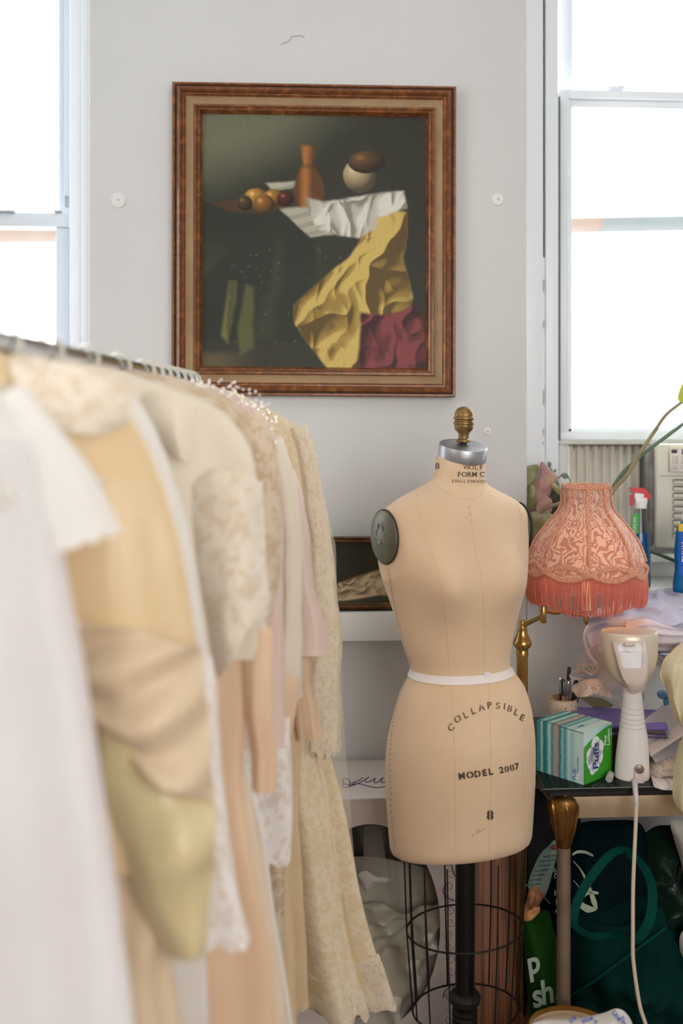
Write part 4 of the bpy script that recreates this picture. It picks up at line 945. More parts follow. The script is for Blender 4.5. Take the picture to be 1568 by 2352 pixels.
# 4 cream puff dress with a lace cape
D = Dress('dress', 1.46, [(215, 838), (300, 848), (335, 880), (420, 895), (480, 915), (540, 965), (585, 1030), (600, 1150), (612, 1320), (616, 1480), (580, 1600), (560, 1760), (590, 1930), (620, 2120), (640, 2400), (650, 2700)], 'cream lace-caped dress with a ruffled collar, fourth from the left on the rack', th=(.03, .06, .06))
D.body('bodice', S_cream, 838, 1500, amp=(.03, .07, .08), nf=(6, 11)); D.body('skirt', S_peach, 1480, 2700, -.006, amp=(.06, .12, .2))
D.flap('lace_cape', L_cream, [[(430, 1120, -.055), (500, 1080, -.075), (560, 1090, -.07), (602, 1110, -.03)], [(455, 1290, -.06), (515, 1290, -.08), (570, 1290, -.075), (612, 1280, -.03)], [(480, 1430, -.06), (525, 1450, -.085), (575, 1430, -.08), (618, 1400, -.03)], [(500, 1560, -.06), (536, 1516, -.085), (566, 1454, -.08), (606, 1420, -.03)]], 30, 34, .002, .006, 16)
D.flap('ruffled_collar', S_cream, [[(330, 900, -.06), (390, 905, -.075), (450, 930, -.07)], [(345, 970, -.075), (400, 985, -.10), (440, 1030, -.09)], [(365, 1010, -.07), (410, 1050, -.10), (434, 1062, -.09)]], 24, 20, .003, .008, 16)
D.tubepart('peach_sleeve_lining', S_peach, [(585, 1440), (592, 1560), (600, 1690), (606, 1815)], [34, 36, 32, 26], [20, 26, 24, 20], amp=.1, dd=-.03)
# 5 beige beaded lace over brocade
D = Dress('dress', 1.62, [(300, 852), (420, 868), (490, 890), (560, 930), (606, 990), (632, 1090), (640, 1200), (636, 1320), (610, 1440), (560, 1590), (556, 1740), (598, 1910), (621, 2084), (650, 2254), (665, 2360), (690, 2700)], 'beige beaded lace dress with a long cream brocade skirt, fifth on the rack', th=(.03, .05, .06))
D.body('lace_bodice', L_beige, 852, 1600, .003, amp=(.03, .06, .08)); D.body('lining', S_sand, 856, 1600, -.006, amp=(.03, .06, .08)); D.body('brocade_skirt', S_broc, 1560, 2700, amp=(.03, .04, .07), nf=(4, 7))
b = B(); b.tube(spline([P(x+1, y, 1.62-.012) for x, y in ((500, 1625), (552, 1738), (598, 1908), (622, 2082), (651, 2254), (668, 2370))], 60), .0042, 6); make('piping', b, S_white, D.t)
D.tubepart('lace_sleeve', L_beige, [(560, 960), (600, 1050), (616, 1200), (612, 1330)], [40, 40, 30, 26], [30, 36, 30, 24], dd=-.02)
# 6 short blush beaded
D = Dress('dress', 1.77, [(340, 862), (470, 880), (530, 893), (580, 920), (612, 970), (640, 1070), (652, 1200), (656, 1400), (660, 1600), (668, 1720), (672, 1860), (668, 1960)], 'short blush beaded dress with a white lace skirt, sixth on the rack', th=(.03, .05, .06))
D.body('bodice', S_pink, 862, 1700, amp=(.02, .05, .08)); D.body('lace_skirt', L_white, 1640, 1962, .004, amp=(.05, .09, .12), hemw=.006); D.body('skirt_lining', S_white, 1640, 1940, -.004, amp=(.05, .09, .12))
D.beads('beading', ((440, 888), (500, 890), (545, 905), (590, 945), (618, 1000)), 170, .022)
# 7 cream satin with long sleeves
D = Dress('dress', 1.89, [(400, 868), (520, 890), (575, 930), (610, 990), (640, 1040), (668, 1100), (680, 1200), (684, 1350), (684, 1500), (676, 1620), (660, 1720), (655, 1850), (668, 2000), (680, 2180), (690, 2400), (700, 2700)], 'cream satin dress with long flared sleeves and a pale gold skirt, seventh on the rack', th=(.03, .05, .06))
D.body('bodice', S_cream, 868, 1700, amp=(.02, .05, .08)); D.body('skirt', S_sand, 1660, 2700, amp=(.06, .12, .2), nf=(6, 11))
D.tubepart('flared_sleeve', S_cream, [(622, 1010), (658, 1130), (668, 1300), (664, 1470), (655, 1600)], [26, 27, 25, 28, 36], [26, 28, 26, 28, 34], amp=.06, dd=-.03)
D.flap('sleeve_lining', S_peach, [[(612, 1520, -.06), (640, 1540, -.075), (688, 1560, -.06)], [(610, 1620, -.065), (640, 1610, -.085), (682, 1620, -.07)], [(606, 1740, -.06), (628, 1736, -.08), (668, 1690, -.07)]], 18, 18, .003, .004, 14)
D.flap('brown_lace_panel', L_beige, [[(612, 1960, -.05), (640, 1965, -.055), (654, 1975, -.04)], [(618, 2090, -.05), (640, 2090, -.055), (652, 2090, -.04)], [(632, 2240, -.05), (642, 2240, -.055), (650, 2240, -.04)]], 12, 16, .003, .005, 18)
# 8 blush satin with bell sleeve
D = Dress('dress', 2.01, [(430, 874), (560, 905), (610, 950), (640, 1020), (668, 1090), (684, 1180), (690, 1300), (694, 1450), (692, 1600), (690, 1700), (680, 1850), (690, 2050), (700, 2300)], 'blush satin dress with a bell sleeve, eighth on the rack beside the ivory lace gown', th=(.03, .05, .06))
D.body('bodice', S_pink, 874, 1660, amp=(.02, .05, .08)); D.body('skirt', S_sand, 1640, 2300, amp=(.05, .1, .18))
D.tubepart('bell_sleeve', S_pink, [(660, 1080), (684, 1200), (696, 1330), (710, 1440), (714, 1500)], [20, 22, 24, 32, 36], [22, 24, 26, 30, 32], amp=.05, dd=-.05)
D.tubepart('lower_sleeve', S_peach, [(690, 1500), (694, 1590), (704, 1660), (708, 1695)], [22, 24, 28, 30], [22, 24, 26, 26], amp=.08, dd=-.03)
# 9 ivory lace gown, farthest
D = Dress('wedding_gown', 2.14, [(470, 884), (560, 915), (600, 935), (660, 946), (688, 962), (702, 1010), (714, 1100), (722, 1220), (726, 1400), (722, 1550), (728, 1660), (752, 1760), (776, 1850), (792, 1960), (806, 2060), (826, 2150), (850, 2230), (866, 2285)], 'long ivory lace wedding gown with scalloped hem, farthest on the rack near the dress form', 'wedding gown', th=(.03, .06, .085))
D.body('satin_lining', cloth('candlelight_satin', (236, 214, 168), .45, .25, .35, 120, .3, .06, .4, wrinkle=.25), 890, 2240, -.004, amp=(.015, .06, .30), nf=(11, 19), nu=190)
D.body('lace_overdress', L_ivory, None, 2286, .004, amp=(.015, .06, .30), nf=(11, 19), nu=210, nv=90, hemw=.008)
D.body('hem_ruffle', L_edge, 2170, 2292, .012, amp=(.26, .28, .30), nf=(11, 19), nu=230, nv=20, hemw=.014)
D.tubepart('lace_bell_sleeve', L_slv, [(684, 980), (712, 1100), (732, 1250), (744, 1450), (738, 1600), (736, 1712)], [18, 24, 30, 40, 44, 46], [24, 30, 34, 40, 44, 46], n=60, nv=50, amp=.05, hemw=.0, dd=-.02)
D.tubepart('sleeve_edging', L_edge, [(737, 1660), (736, 1690), (735, 1722)], [46, 47, 48], [46, 47, 48], n=60, nv=10, amp=.05, hemw=.006, dd=-.02)
D.flap('tulle_veil', V_tulle, [[(700, 1100, .06), (740, 1150, .07), (770, 1250, .07)], [(740, 1500, .07), (770, 1520, .08), (784, 1560, .08)], [(760, 1800, .08), (786, 1830, .09), (806, 1880, .09)], [(790, 2050, .08), (815, 2080, .09), (826, 2120, .09)], [(800, 2290, .08), (830, 2290, .09), (834, 2270, .09)]], 20, 40, .001, .006, 10)
D.beads('pearl_trim', ((600, 942), (622, 958), (618, 985)), 26, .012, (.002, .004))
for d in (.86, 1.0, 1.10, 1.17, 1.31, 1.46, 1.62, 1.77, 1.83, 1.89, 1.95, 2.01, 2.07, 2.12, 2.145): hang_at(d)
ORDER = 0

# ------------------------------------------------------------- right window: filler panel, air conditioner, plants, bottles
SILL = 1.054
M_acc = mat('aged_cream_vinyl', (226, 224, 216), .55, 0, .1, 60, 0, 11, vcol=(210, 206, 196))
yA = .20
t = thing('accordion_panel', V((X(1396, yA), yA, Z(1300, 1396, yA))), 'pleated cream side panel filling the window beside the air conditioner', 'window filler panel')
b = B(); xa, xb = X(1303, yA), X(1495, yA); zb_, zt_ = 1.14, Z(1021, 1400, yA); n = 20; pts = []
for i in range(n*4+1):
    u = i/(n*4); ph = (i % 8); dep = (0, .3, 1, 1, 1, 1, .3, 0)[ph]; pts.append((xa+(xb-xa)*u, yA+.016-.014*dep))
vs = [V((x, y, z)) for z in (zb_, zt_) for x, y in pts]; N = len(pts); b.add(vs, [(i, i+1, N+i+1, N+i) for i in range(N-1)])
b.add([V((x, y+.004, z)) for z in (zb_, zt_) for x, y in pts], [(i+1, i, N+i, N+i+1) for i in range(N-1)])
make('pleats', b, M_acc, t, ang=20)
b = B()
for i in range(n//2):
    u = (i+.5)/(n/2); x = xa+(xb-xa)*u; b.box((x-.0, yA+.001, (zb_+zt_)/2), (.0022, .003, zt_-zb_))
make('pleat_ridge', b, mat('yellowed_vinyl_edge', (226, 210, 176), .5), t)
b = B(); rg = random.Random(4)
for i in range(9):
    x = xa+(xb-xa)*(i+.75)/10; L = rg.uniform(.012, .034); b.prism([(x-.003, yA-.0006, zt_), (x+.003, yA-.0006, zt_), (x+.001, yA-.0006, zt_-L), (x-.001, yA-.0006, zt_-L*.9)], (0, -.0004, 0))
b.span((xa, yA-.004, zt_-.003), (xb, yA+.01, zt_), 0)
make('dirt_streak', b, mat('brown_grime', (150, 130, 106), .9), t)
# air conditioner
dA = 2.86; t = thing('air_conditioner', P(1600, 1265, dA), 'beige window air conditioner with control buttons and louvred grille, at the right edge', 'air conditioner')
M_ac = mat('beige_ac_plastic', (214, 212, 198), .45, 0, .04, 60); M_acd = mat('grey_ac_side', (140, 140, 134), .5, .1, .1, 40, .1, 20)
x0, x1 = 1502, 1760; W = (x1-x0)*dA/FPX; H = (1258-1019)*dA/FPX; c = P((x0+x1)/2, (1019+1258)/2, dA)
def ac(px, py, off=0.): return P(px, py, dA)-FW*off
rotm = Matrix.Rotation(-TH, 4, 'Z')
make('housing', B().box(c+FW*.16, (W-.02, .30, H-.016), rotm, .004), M_acd, t)
make('front_cover', B().box(c+FW*.01-FW*.008, (W, .034, H), rotm, .010), M_ac, t)
yf = .0255
b = B()
for i in range(9):
    py = 1099+i*15.3; a_, e_ = ac(1541, py, yf-.003), ac(1740, py+8, yf-.003); cc = (a_+e_)/2; b.box(cc, ((1740-1541)*dA/FPX, .002, 6.5*dA/FPX), rotm)
make('grille_slot', b, mat('dark_vent', (92, 92, 88), .7), t)
b = B()
for i in range(9):
    py = 1106.5+i*15.3; cc = (ac(1541, py, yf)+ac(1740, py, yf))/2; b.box(cc, ((1740-1538)*dA/FPX, .008, 7*dA/FPX), rotm @ Matrix.Rotation(.3, 4, 'X'), .001)
make('grille_slat', b, M_ac, t)
cc = ac(1600, 1054, yf+.0005); make('control_panel', B().box(cc, ((1670-1531)*dA/FPX, .003, 57*dA/FPX), rotm, .0012), mat('pinkish_control_panel', (224, 214, 206), .4), t)
make('panel_seam', B().box(ac(1620, 1092, yf), ((1740-1520)*dA/FPX, .002, .0016), rotm), mat('seam_shadow_grey', (160, 158, 146), .7), t)
make('display', B().box(ac(1572, 1037.5, yf+.002), (28*dA/FPX, .003, 12*dA/FPX), rotm, .001), mat('black_display', (24, 22, 22), .2), t)
make('badge', B().box(ac(1540.5, 1036, yf+.002), (13*dA/FPX, .003, 8*dA/FPX), rotm, .0028), mat('brown_badge', (66, 52, 50), .35), t)
M_lt = mat('grey_print', (120, 116, 122), .6); b = B(); b2 = B()
for j in range(4):
    for px in (1538, 1559):
        b.box(ac(px, 1049+j*4.6, yf+.002), (.0022, .0015, .0022), rotm); b2.box(ac(px+7.5, 1049+j*4.6, yf+.002), (.009, .001, .0016), rotm)
make('indicator_dot', b, mat('dark_dot', (60, 56, 60), .5), t); make('panel_print', b2, M_lt, t)
for px in (1541.5, 1562):
    bt = B().tube([ac(px+math.cos(k*PI/14)*7, 1072+math.sin(k*PI/14)*4.6, yf+.0022) for k in range(28)], .0006, 5, True); bt.box(ac(px, 1072, yf+.002), (11*dA/FPX, .0016, 6*dA/FPX), rotm, .0006); make('button', bt, mat('pale_button', (214, 206, 210), .4), t)
    b = B()
    for k, ch in enumerate(('TIMER', 'ON/OFF') if px < 1550 else ('MODE', 'FAN')): letter(b, ch, .0034, lambda x, y: ac(px, 1071+k*4, yf+.0032)+RT*x+UP*y)
    make('button_lettering', b, M_lt, t)
b = B().box(ac(1496, 1140, -.03), (.006, .05, H*.98), rotm, .001).box(ac(1499, 1140, -.015), (.004, .03, H*.96), rotm, .001); make('side_flange', b, mat('grimy_flange', (150, 146, 138), .7, 0, .2, 50, 0, 14, vcol=(104, 98, 92)), t)
b = B().box(ac(1500, 1090, -.004), (.004, .004, .012), rotm, .001)
make('flange_clip', b, M_lt, t)
make('support_ledge', B().box(P(1620, 1272, dA+.09), (W+.06, .2, .022), rotm, .002), mat('pale_ledge_paint', (232, 234, 232), .5, 0, .1, 40), t)  # ledge in one even off-white paint

# plants on the sill
def petal_mat(name, c1, c2, c3):
    t = NT(name); co = t.n('ShaderNodeTexCoord').outputs['Object']
    c = t.ramp(t.noise(co, 14, 3, .6), [(.3, lin(c1)), (.5, lin(c2)), (.7, lin(c3))]); p = t.bsdf(c, .55, 0, .3, .1, 0, t.bump(t.noise(co, 90, 3), .2, .003)); tr = t.n('ShaderNodeBsdfTranslucent'); t.l(c, tr.inputs[0]); return t.done(t.mix(.25, p.outputs[0], tr.outputs[0]))
M_pet = petal_mat('faded_pink_petal', (196, 180, 146), (196, 150, 144), (164, 116, 122)); M_petg = petal_mat('green_cream_petal', (210, 204, 172), (158, 160, 112), (132, 136, 90)); M_leafd = mat('dark_leaf', (58, 70, 42), .5, 0, .2, 60, .3, 20)
M_stemg = mat('green_stem', (104, 130, 108), .5, 0, .1, 60, .2, 14); M_stemt = mat('tan_dry_stem', (158, 146, 110), .6, 0, .2, 60, .25, 18)
dF = 2.86
t = thing('potted_flower', P(1240, 1335, dF), 'faded pink and green flower head on the sill behind the dress form shoulder', 'plant')
def petal(name, pts, d, m, T=.010, wr=.012, bend=0): make(name, B().pillow(pts, d, T, 8, 48, wr, 22, back=-.55 if False else .2), m, t)
petal('petal', [(1243, 1060), (1262, 1078), (1281, 1096), (1270, 1118), (1256, 1150), (1236, 1172), (1213, 1176), (1208, 1150), (1224, 1120), (1236, 1090)], dF-.03, M_pet, .02)
petal('petal', [(1205, 1075), (1222, 1068), (1238, 1070), (1230, 1100), (1216, 1122), (1200, 1126), (1194, 1100)], dF-.01, M_petg, .016)
petal('petal', [(1262, 1108), (1280, 1114), (1288, 1130), (1284, 1138), (1270, 1126)], dF-.04, M_petg, .006)
petal('petal', [(1212, 1180), (1236, 1172), (1262, 1178), (1276, 1196), (1250, 1236), (1224, 1250), (1206, 1220)], dF-.04, M_petg, .018)
petal('petal', [(1206, 1150), (1216, 1165), (1214, 1190), (1200, 1200), (1196, 1168)], dF-.02, M_petg, .014)
petal('petal', [(1232, 1150), (1250, 1140), (1268, 1150), (1264, 1180), (1246, 1196), (1230, 1184)], dF-.045, M_pet, .012)
petal('petal', [(1214, 1120), (1228, 1116), (1232, 1150), (1222, 1170), (1210, 1160)], dF-.04, M_petg, .010)
petal('leaf', [(1262, 1100), (1284, 1118), (1288, 1160), (1276, 1190), (1256, 1178), (1252, 1140)], dF+.01, M_leafd, .012)
petal('leaf', [(1224, 1190), (1262, 1200), (1290, 1210), (1284, 1240), (1240, 1262), (1214, 1240)], dF-.005, M_leafd, .016)
b = B(); b.tube(spline([P(1238, 1180, dF-.05), P(1256, 1166, dF-.07), P(1278, 1158, dF-.08), P(1290, 1154, dF-.07)], 14), .0045, 8); make('twig', b, mat('grey_twig', (150, 132, 112), .8), t)
b = B(); b.tube(spline([P(1290, 1190, dF), P(1284, 1120, dF), P(1272, 1090, dF), P(1262, 1072, dF), P(1258, 1062, dF)], 18), .0022, 6); b.tube(spline([P(1281, 1100, dF), P(1292, 1090, dF), P(1306, 1098, dF), P(1309, 1112, dF)], 14), .002, 6); make('tendril', b, M_stemg, t)
for pts in ([(1258, 1060), (1266, 1064), (1263, 1074), (1257, 1070)], [(1288, 1090), (1298, 1086), (1306, 1094), (1296, 1100)], [(1272, 1078), (1277, 1078), (1276, 1084), (1271, 1084)]): petal('small_leaf', pts, dF-.005, M_stemg, .003, .002)
make('pot', B().lathe([(.035, 0), (.05, .004), (.058, .09), (.062, .095), (.062, .105), (.054, .105), (.05, .02), (0, .02)], V((P(1236, 1335, dF).x, P(1236, 1335, dF).y, SILL)), 32), mat('dark_pot', (50, 46, 40), .6), t)
b = B(); pb2 = V((P(1236, 1335, dF).x, P(1236, 1335, dF).y, SILL+.02)); b.tube(spline([pb2, P(1236, 1280, dF), P(1234, 1180, dF-.03)], 12), .006, 8); make('stalk', b, M_stemg, t)
# tall plant leaning across the window
dS = 2.78
pb = P(1368, 1340, dS); t = thing('leaning_plant', V((pb.x, pb.y, SILL)), 'tall plant with long bare stems leaning across the right window and a yellow leaf', 'plant')
pt = V((pb.x, pb.y, SILL)); make('pot', B().lathe([(.04, 0), (.052, .004), (.062, .10), (.066, .104), (.066, .116), (.058, .116), (.052, .02), (0, .02)], pt, 32), mat('terracotta_pot', (150, 96, 70), .75), t)
b = B().tube(spline([pt+UP*.05, P(1385, 1180, dS), P(1420, 1100, dS-.02), P(1470, 1048, dS-.04), P(1530, 1002, dS-.06), P(1568, 974, dS-.07), P(1660, 910, dS-.1)], 40), lambda t_: .0068-.002*t_, 10); make('green_stem', b, M_stemg, t)
b = B().tube(spline([pt+UP*.05+RT*.01, P(1398, 1150, dS-.03), P(1440, 1090, dS-.05), P(1472, 1036, dS-.06), P(1503, 990, dS-.07), P(1530, 952, dS-.08), P(1572, 918, dS-.09), P(1640, 860, dS-.1)], 40), lambda t_: .0064-.0025*t_, 10); make('dry_stem', b, M_stemt, t)
b = B().pillow([(1556, 916), (1560, 896), (1568, 880), (1590, 862), (1640, 850), (1636, 890), (1600, 915), (1566, 924)], dS-.1, .006, 8, 48, .01, 20); make('yellow_leaf', b, petal_mat('yellow_leaf', (222, 222, 90), (206, 212, 84), (190, 200, 80)), t)
b = B().pillow([(1640, 800), (1700, 740), (1740, 800), (1700, 880), (1650, 880)], dS-.1, .006, 8, 40, .01, 20); make('yellow_leaf', b, bpy.data.materials['yellow_leaf'], t)
b = B().tube(spline([P(1478, 1262, 2.80), P(1510, 1272, 2.79), P(1550, 1288, 2.77), P(1600, 1300, 2.76), P(1680, 1310, 2.78)], 24), .0052, 10)
tag(make('cut_stem', b, mat('dark_green_stem', (66, 88, 60), .5), ang=60), 'loose dark green stem lying on the sill under the air conditioner', 'stem')

# bottles
M_blue = clear('blue_liquid', (90, 176, 214), .06, .05, 1., .5, (24, 128, 186)); M_bot = clear('clear_bottle_plastic', (236, 244, 248), .12, .04, .97)
M_red = mat('glossy_red_plastic', (206, 22, 34), .22, coat=.5); M_wht = mat('white_plastic', (236, 234, 232), .35); M_lab = mat('bright_green_label', (70, 170, 84), .4); M_wink = mat('white_print', (240, 240, 238), .5)
def olathe(b, prof, c, fl, n=32):     # oval bottle body: (radius, height) with a flattening factor
    vs = []; fs = []
    for r, h in prof:
        for k in range(n):
            a = 2*PI*k/n; vs.append(V(c)+RT*(math.cos(a)*r)+FW*(math.sin(a)*r*fl)+UP*h)
    for i in range(len(prof)-1):
        for k in range(n): fs.append((i*n+k, i*n+(k+1) % n, (i+1)*n+(k+1) % n, (i+1)*n+k))
    fs += [tuple(range(n-1, -1, -1)), tuple((len(prof)-1)*n+k for k in range(n))]; b.add(vs, fs); return b
dB = .446*FPX/(1349-HY); kB = dB/FPX; c = P(1470, 1349, dB); c.z = SILL
t = thing('spray_bottle', c, 'spray bottle with a red trigger head and blue cleaner on the window sill', 'spray bottle')
h = lambda py: (1349-py)*kB
pf = [(21, 1349), (23.5, 1346), (24, 1335), (23, 1290), (22.5, 1250), (20, 1225), (17, 1205), (15, 1190), (14, 1172), (13, 1166)]
olathe(B(), [(r*kB, h(y)) for r, y in pf], c+UP*0, .72); bt = B(); olathe(bt, [(r*kB, h(y)) for r, y in pf], c, .72); make('bottle', bt, M_bot, t)
bt = B(); olathe(bt, [((r-1)*kB, h(y)+.001) for r, y in pf if y >= 1210], c, .68); make('blue_cleaner', bt, M_blue, t)
b = B(); q = lambda px, py, o=0.: P(px, py, dB)-FW*o
b.grid(lambda u, v: q(1447+17*u-3*v+1*(1-v), 1179+46*v, .0165-.006*abs(u-.6)), 6, 6); b.prism([q(x, y, .0155) for x, y in ((1447, 1180), (1462, 1182), (1462, 1224), (1446, 1226))], -FW*.001); make('green_label', b, M_lab, t)
b = B(); [letter(b, s_, 8*kB, lambda x, y: q(1455, py, .0185)+UP*x-RT*y) for s_, py in (('50%', 1192), ('MORE', 1212))]; make('label_lettering', b, M_wink, t)
b = B().lathe([(14*kB, h(1168)), (14.5*kB, h(1160)), (14*kB, h(1152)), (12*kB, h(1150))], c, 28); b.box(q(1470, 1150), (28*kB, 20*kB, 16*kB), None, .003); b.box(q(1466, 1140), (24*kB, 18*kB, 18*kB), None, .004); make('trigger_collar', b, M_wht, t)
b = B().prism([q(x, y, .010) for x, y in ((1446, 1119), (1474, 1120), (1484, 1126), (1491, 1138), (1490, 1147), (1483, 1149), (1476, 1144), (1468, 1134), (1460, 1131), (1448, 1130))], FW*.02); b.prism([q(x, y, .006) for x, y in ((1446, 1137), (1452, 1135), (1453, 1150), (1451, 1161), (1446, 1161), (1446, 1150))], FW*.012); make('red_trigger_head', b, M_red, t)
o_ = t.children[-1]; bv = o_.modifiers.new('bevel', 'BEVEL'); bv.width = .002; bv.segments = 2
# small bottle in front
c = P(1452, 1352, dB-.06); c.z = SILL; t = thing('bottle', c, 'small blue bottle with a clear cap, between the lampshade and the spray bottle', 'bottle')
bt = B(); olathe(bt, [(9*kB, 0), (11*kB, .003), (11*kB, h(1275)), (9.5*kB, h(1260)), (6*kB, h(1250))], c, .8); make('bottle_body', bt, M_blue, t)
make('clear_cap', B().lathe([(6.5*kB, h(1251)), (7*kB, h(1249)), (6.5*kB, h(1236)), (5*kB, h(1232)), (0, h(1232))], c, 20), M_bot, t)
# dish soap
dD = .446*FPX/(1360-HY); kD = dD/FPX; c = P(1574, 1360, dD); c.z = SILL
t = thing('soap_bottle', c, 'blue dish soap bottle with a yellow-topped label, cut by the right edge', 'soap bottle')
h = lambda py: (1360-py)*kD
pf = [(27, 1360), (29, 1356), (29, 1340), (27, 1325), (24.5, 1308), (25, 1290), (26, 1265), (24, 1245), (22, 1225), (19, 1210), (12, 1200), (9, 1196)]
bt = B(); olathe(bt, [(r*kD, h(y)) for r, y in pf], c, .66); make('bottle_body', bt, M_blue, t)
make('cap', B().lathe([(8*kD, h(1197)), (9*kD, h(1195)), (8.5*kD, h(1182)), (6*kD, h(1178)), (5*kD, h(1172)), (0, h(1172))], c, 24), M_wht, t)
def dl(px, py, o=.0): a = max(-1, min(1, (px-1574)/27)); return P(px, py, dD)-FW*(math.sqrt(max(1-a*a, .0))*26*kD*.66+.002+o)
b = B().grid(lambda u, v: dl(1552+46*u, 1219+100*v), 16, 8); make('blue_label', b, mat('blue_label', (30, 96, 190), .35), t)
b = B().grid(lambda u, v: dl(1553+44*u, 1201+18*v, .0004), 16, 3); make('yellow_label_band', b, mat('yellow_label', (238, 200, 40), .35), t)
b = B(); letter(b, 'DAWN', 20*kD, lambda x, y: dl(1560+(y)/kD, 1296-x/kD*.7-30, .001), .0006, .2); make('label_lettering', b, M_wink, t)
b = B(); letter(b, 'Ultra', 10*kD, lambda x, y: dl(1562+(y)/kD*.9, 1212-x/kD*.5, .0012), .0002, .2); make('label_lettering', b, mat('blue_print', (24, 60, 140), .5), t)

# ------------------------------------------------------------- glass-topped table and the things on it
TZ = .70
def T(px, py): return PZ(px, py, TZ)
tf = PZ(1240, 1812, TZ); dT = 2.2
M_gold = mat('antique_gold_metal', (150, 112, 58), .38, .85, .25, 50, 0, 30, vcol=(104, 74, 36)); M_leg = mat('bronze_grey_leg', (150, 130, 112), .45, .6, .15, 80, .2, 20)
M_apron = mat('champagne_metal_apron', (176, 152, 124), .5, .35, .1, 120, .12, 30)
xl = P(1244, 1812, 2.2); tb0 = V((xl.x, xl.y, TZ)); tx = tb0.x; ty = tb0.y
t = thing('side_table', V((tx+.5, ty+.27, 0)), 'glass-topped table with gold capitals on grey legs, right of the dress form', 'table')
make('glass_top', B().span((tx, ty, TZ-.010), (tx+1.05, ty+.54, TZ), .002), clear('smoked_glass', (120, 136, 128), .12, .03, .8, .25, (40, 52, 48)), t)
make('top_rim', B().span((tx+.02, ty+.004, TZ-.018), (tx+1.03, ty+.012, TZ-.010)).span((tx+.02, ty+.012, TZ-.028), (tx+.03, ty+.53, TZ-.0105)), mat('dark_rim', (28, 26, 24), .4), t)
az0, az1 = P(1400, 1832, 2.225).z, P(1400, 1883, 2.225).z
make('apron', B().span((tx+.065, ty+.026, az1), (tx+1.0, ty+.05, az0), .003).span((tx+.05, ty+.05, az1), (tx+.07, ty+.5, az0), .003).span((tx+.07, ty+.47, az1), (tx+1.0, ty+.49, az0), .003), M_apron, t)
make('apron_edge', B().span((tx+.065, ty+.024, az0), (tx+1.0, ty+.046, az0+.003)).span((tx+.065, ty+.03, az0+.003), (tx+1., ty+.04, TZ-.012)), mat('dark_gap_wood', (30, 24, 20), .6), t)
kk = 2.24/FPX
def leg(x, y):
    c = V((x, y, 0)); hz_ = lambda py: P(1295, py, 2.24).z
    l_ = make('leg', B().lathe([(.0155, 0), (.0155, hz_(1935))], c, 24), M_leg, t)
    cp_ = B().lathe([(14.5*kk, hz_(1948)), (17*kk, hz_(1945)), (21*kk, hz_(1920)), (27*kk, hz_(1885)), (31*kk, hz_(1858)), (31.5*kk, hz_(1842)), (27*kk, hz_(1830)), (17*kk, hz_(1824)), (15*kk, hz_(1818)), (17*kk, hz_(1815)), (11*kk, hz_(1812)), (10*kk, TZ-.0105)], c, 36)
    # leaf relief on the capital
    for k in range(6):
        a = k*PI/3+.3; pts = [c+V((math.cos(a+.25*math.sin(v*3))*(rr_*kk), math.sin(a+.25*math.sin(v*3))*(rr_*kk), hz_(py_2))) for v, rr_, py_2 in ((0, 19, 1935), (.3, 24, 1905), (.6, 30, 1868), (.8, 33, 1848), (1, 30, 1836))]
        cp_.tube(spline(pts, 14), lambda t_: .005*math.sin(PI*min(max(t_, .08), .92)), 6)
    make('gold_capital', cp_, M_gold, l_)
pl = P(1294, 1900, 2.245); leg(pl.x, pl.y); leg(pl.x-.0, pl.y+.44); leg(pl.x+.86, pl.y); leg(pl.x+.86, pl.y+.44)

# tissue box
kt = 2.223/FPX; fcor = T(1340, 1803); lf = T(1238, 1771); rt_ = T(1406, 1777)
ex = (lf-fcor); ey = (rt_-fcor); sx_, sy_ = .128, .112; ex = ex.normalized(); ey = (ey-ex*ey.dot(ex)).normalized(); HB = .118
t = thing('tissue_box', fcor+ex*sx_/2+ey*sy_/2, 'teal striped cube tissue box with a green front panel on the table corner', 'tissue box')
def tbx(u, v, w): return fcor+ex*(u*sx_)+ey*(v*sy_)+UP*(w*HB)
def stripes(name, axis):
    tt = NT(name); uv = tt.n('ShaderNodeTexCoord').outputs['UV']; sp = tt.n('ShaderNodeSeparateXYZ'); tt.l(uv, sp.inputs[0])
    ns = tt.noise(tt.map(uv, (1, 6, 1)), 3, 3); x_ = tt.math('ADD', sp.outputs[0], tt.math('MULTIPLY', ns, .06))
    A_, Bc, Cc, D_, E_ = ((58, 150, 150), (190, 220, 216), (176, 158, 156), (30, 118, 124), (142, 196, 206)); stops = [(.0, A_), (.10, A_), (.14, Bc), (.18, D_), (.25, A_), (.30, Bc), (.36, A_), (.42, Cc), (.47, Cc), (.53, D_), (.58, E_), (.64, A_), (.72, Bc), (.78, E_), (.9, Bc), (1, Bc)]
    c_ = tt.ramp(x_, [(p_, lin(q_)) for p_, q_ in stops]); p = tt.bsdf(c_, .45, 0, .4); return tt.done(p)
M_str = stripes('watercolour_stripes', 0)
b = B(); fa = [((1, 0, 0), (0, 0, 0), (0, 0, 1), (1, 0, 1)), ((1, 1, 1), (1, 0, 1), (0, 0, 1), (0, 1, 1)), ((0, 0, 0), (0, 1, 0), (0, 1, 1), (0, 0, 1)), ((0, 1, 0), (1, 1, 0), (1, 1, 1), (0, 1, 1)), ((1, 1, 0), (1, 0, 0), (1, 0, 1), (1, 1, 1)), ((0, 0, 0), (1, 0, 0), (1, 1, 0), (0, 1, 0))]
for k, f in enumerate(fa):
    uvs = [(0, 0), (1, 0), (1, 1), (0, 1)]
    if k == 1: uvs = [(.0, 0), (.0, 1), (1, 1), (1, 0)]
    if k == 2: uvs = [(1, 0), (.7, 0), (.7, 1), (1, 1)]
    b.add([tbx(*q_) for q_ in f], [(0, 1, 2, 3)], 0, uvs)
make('carton', b, M_str, t)
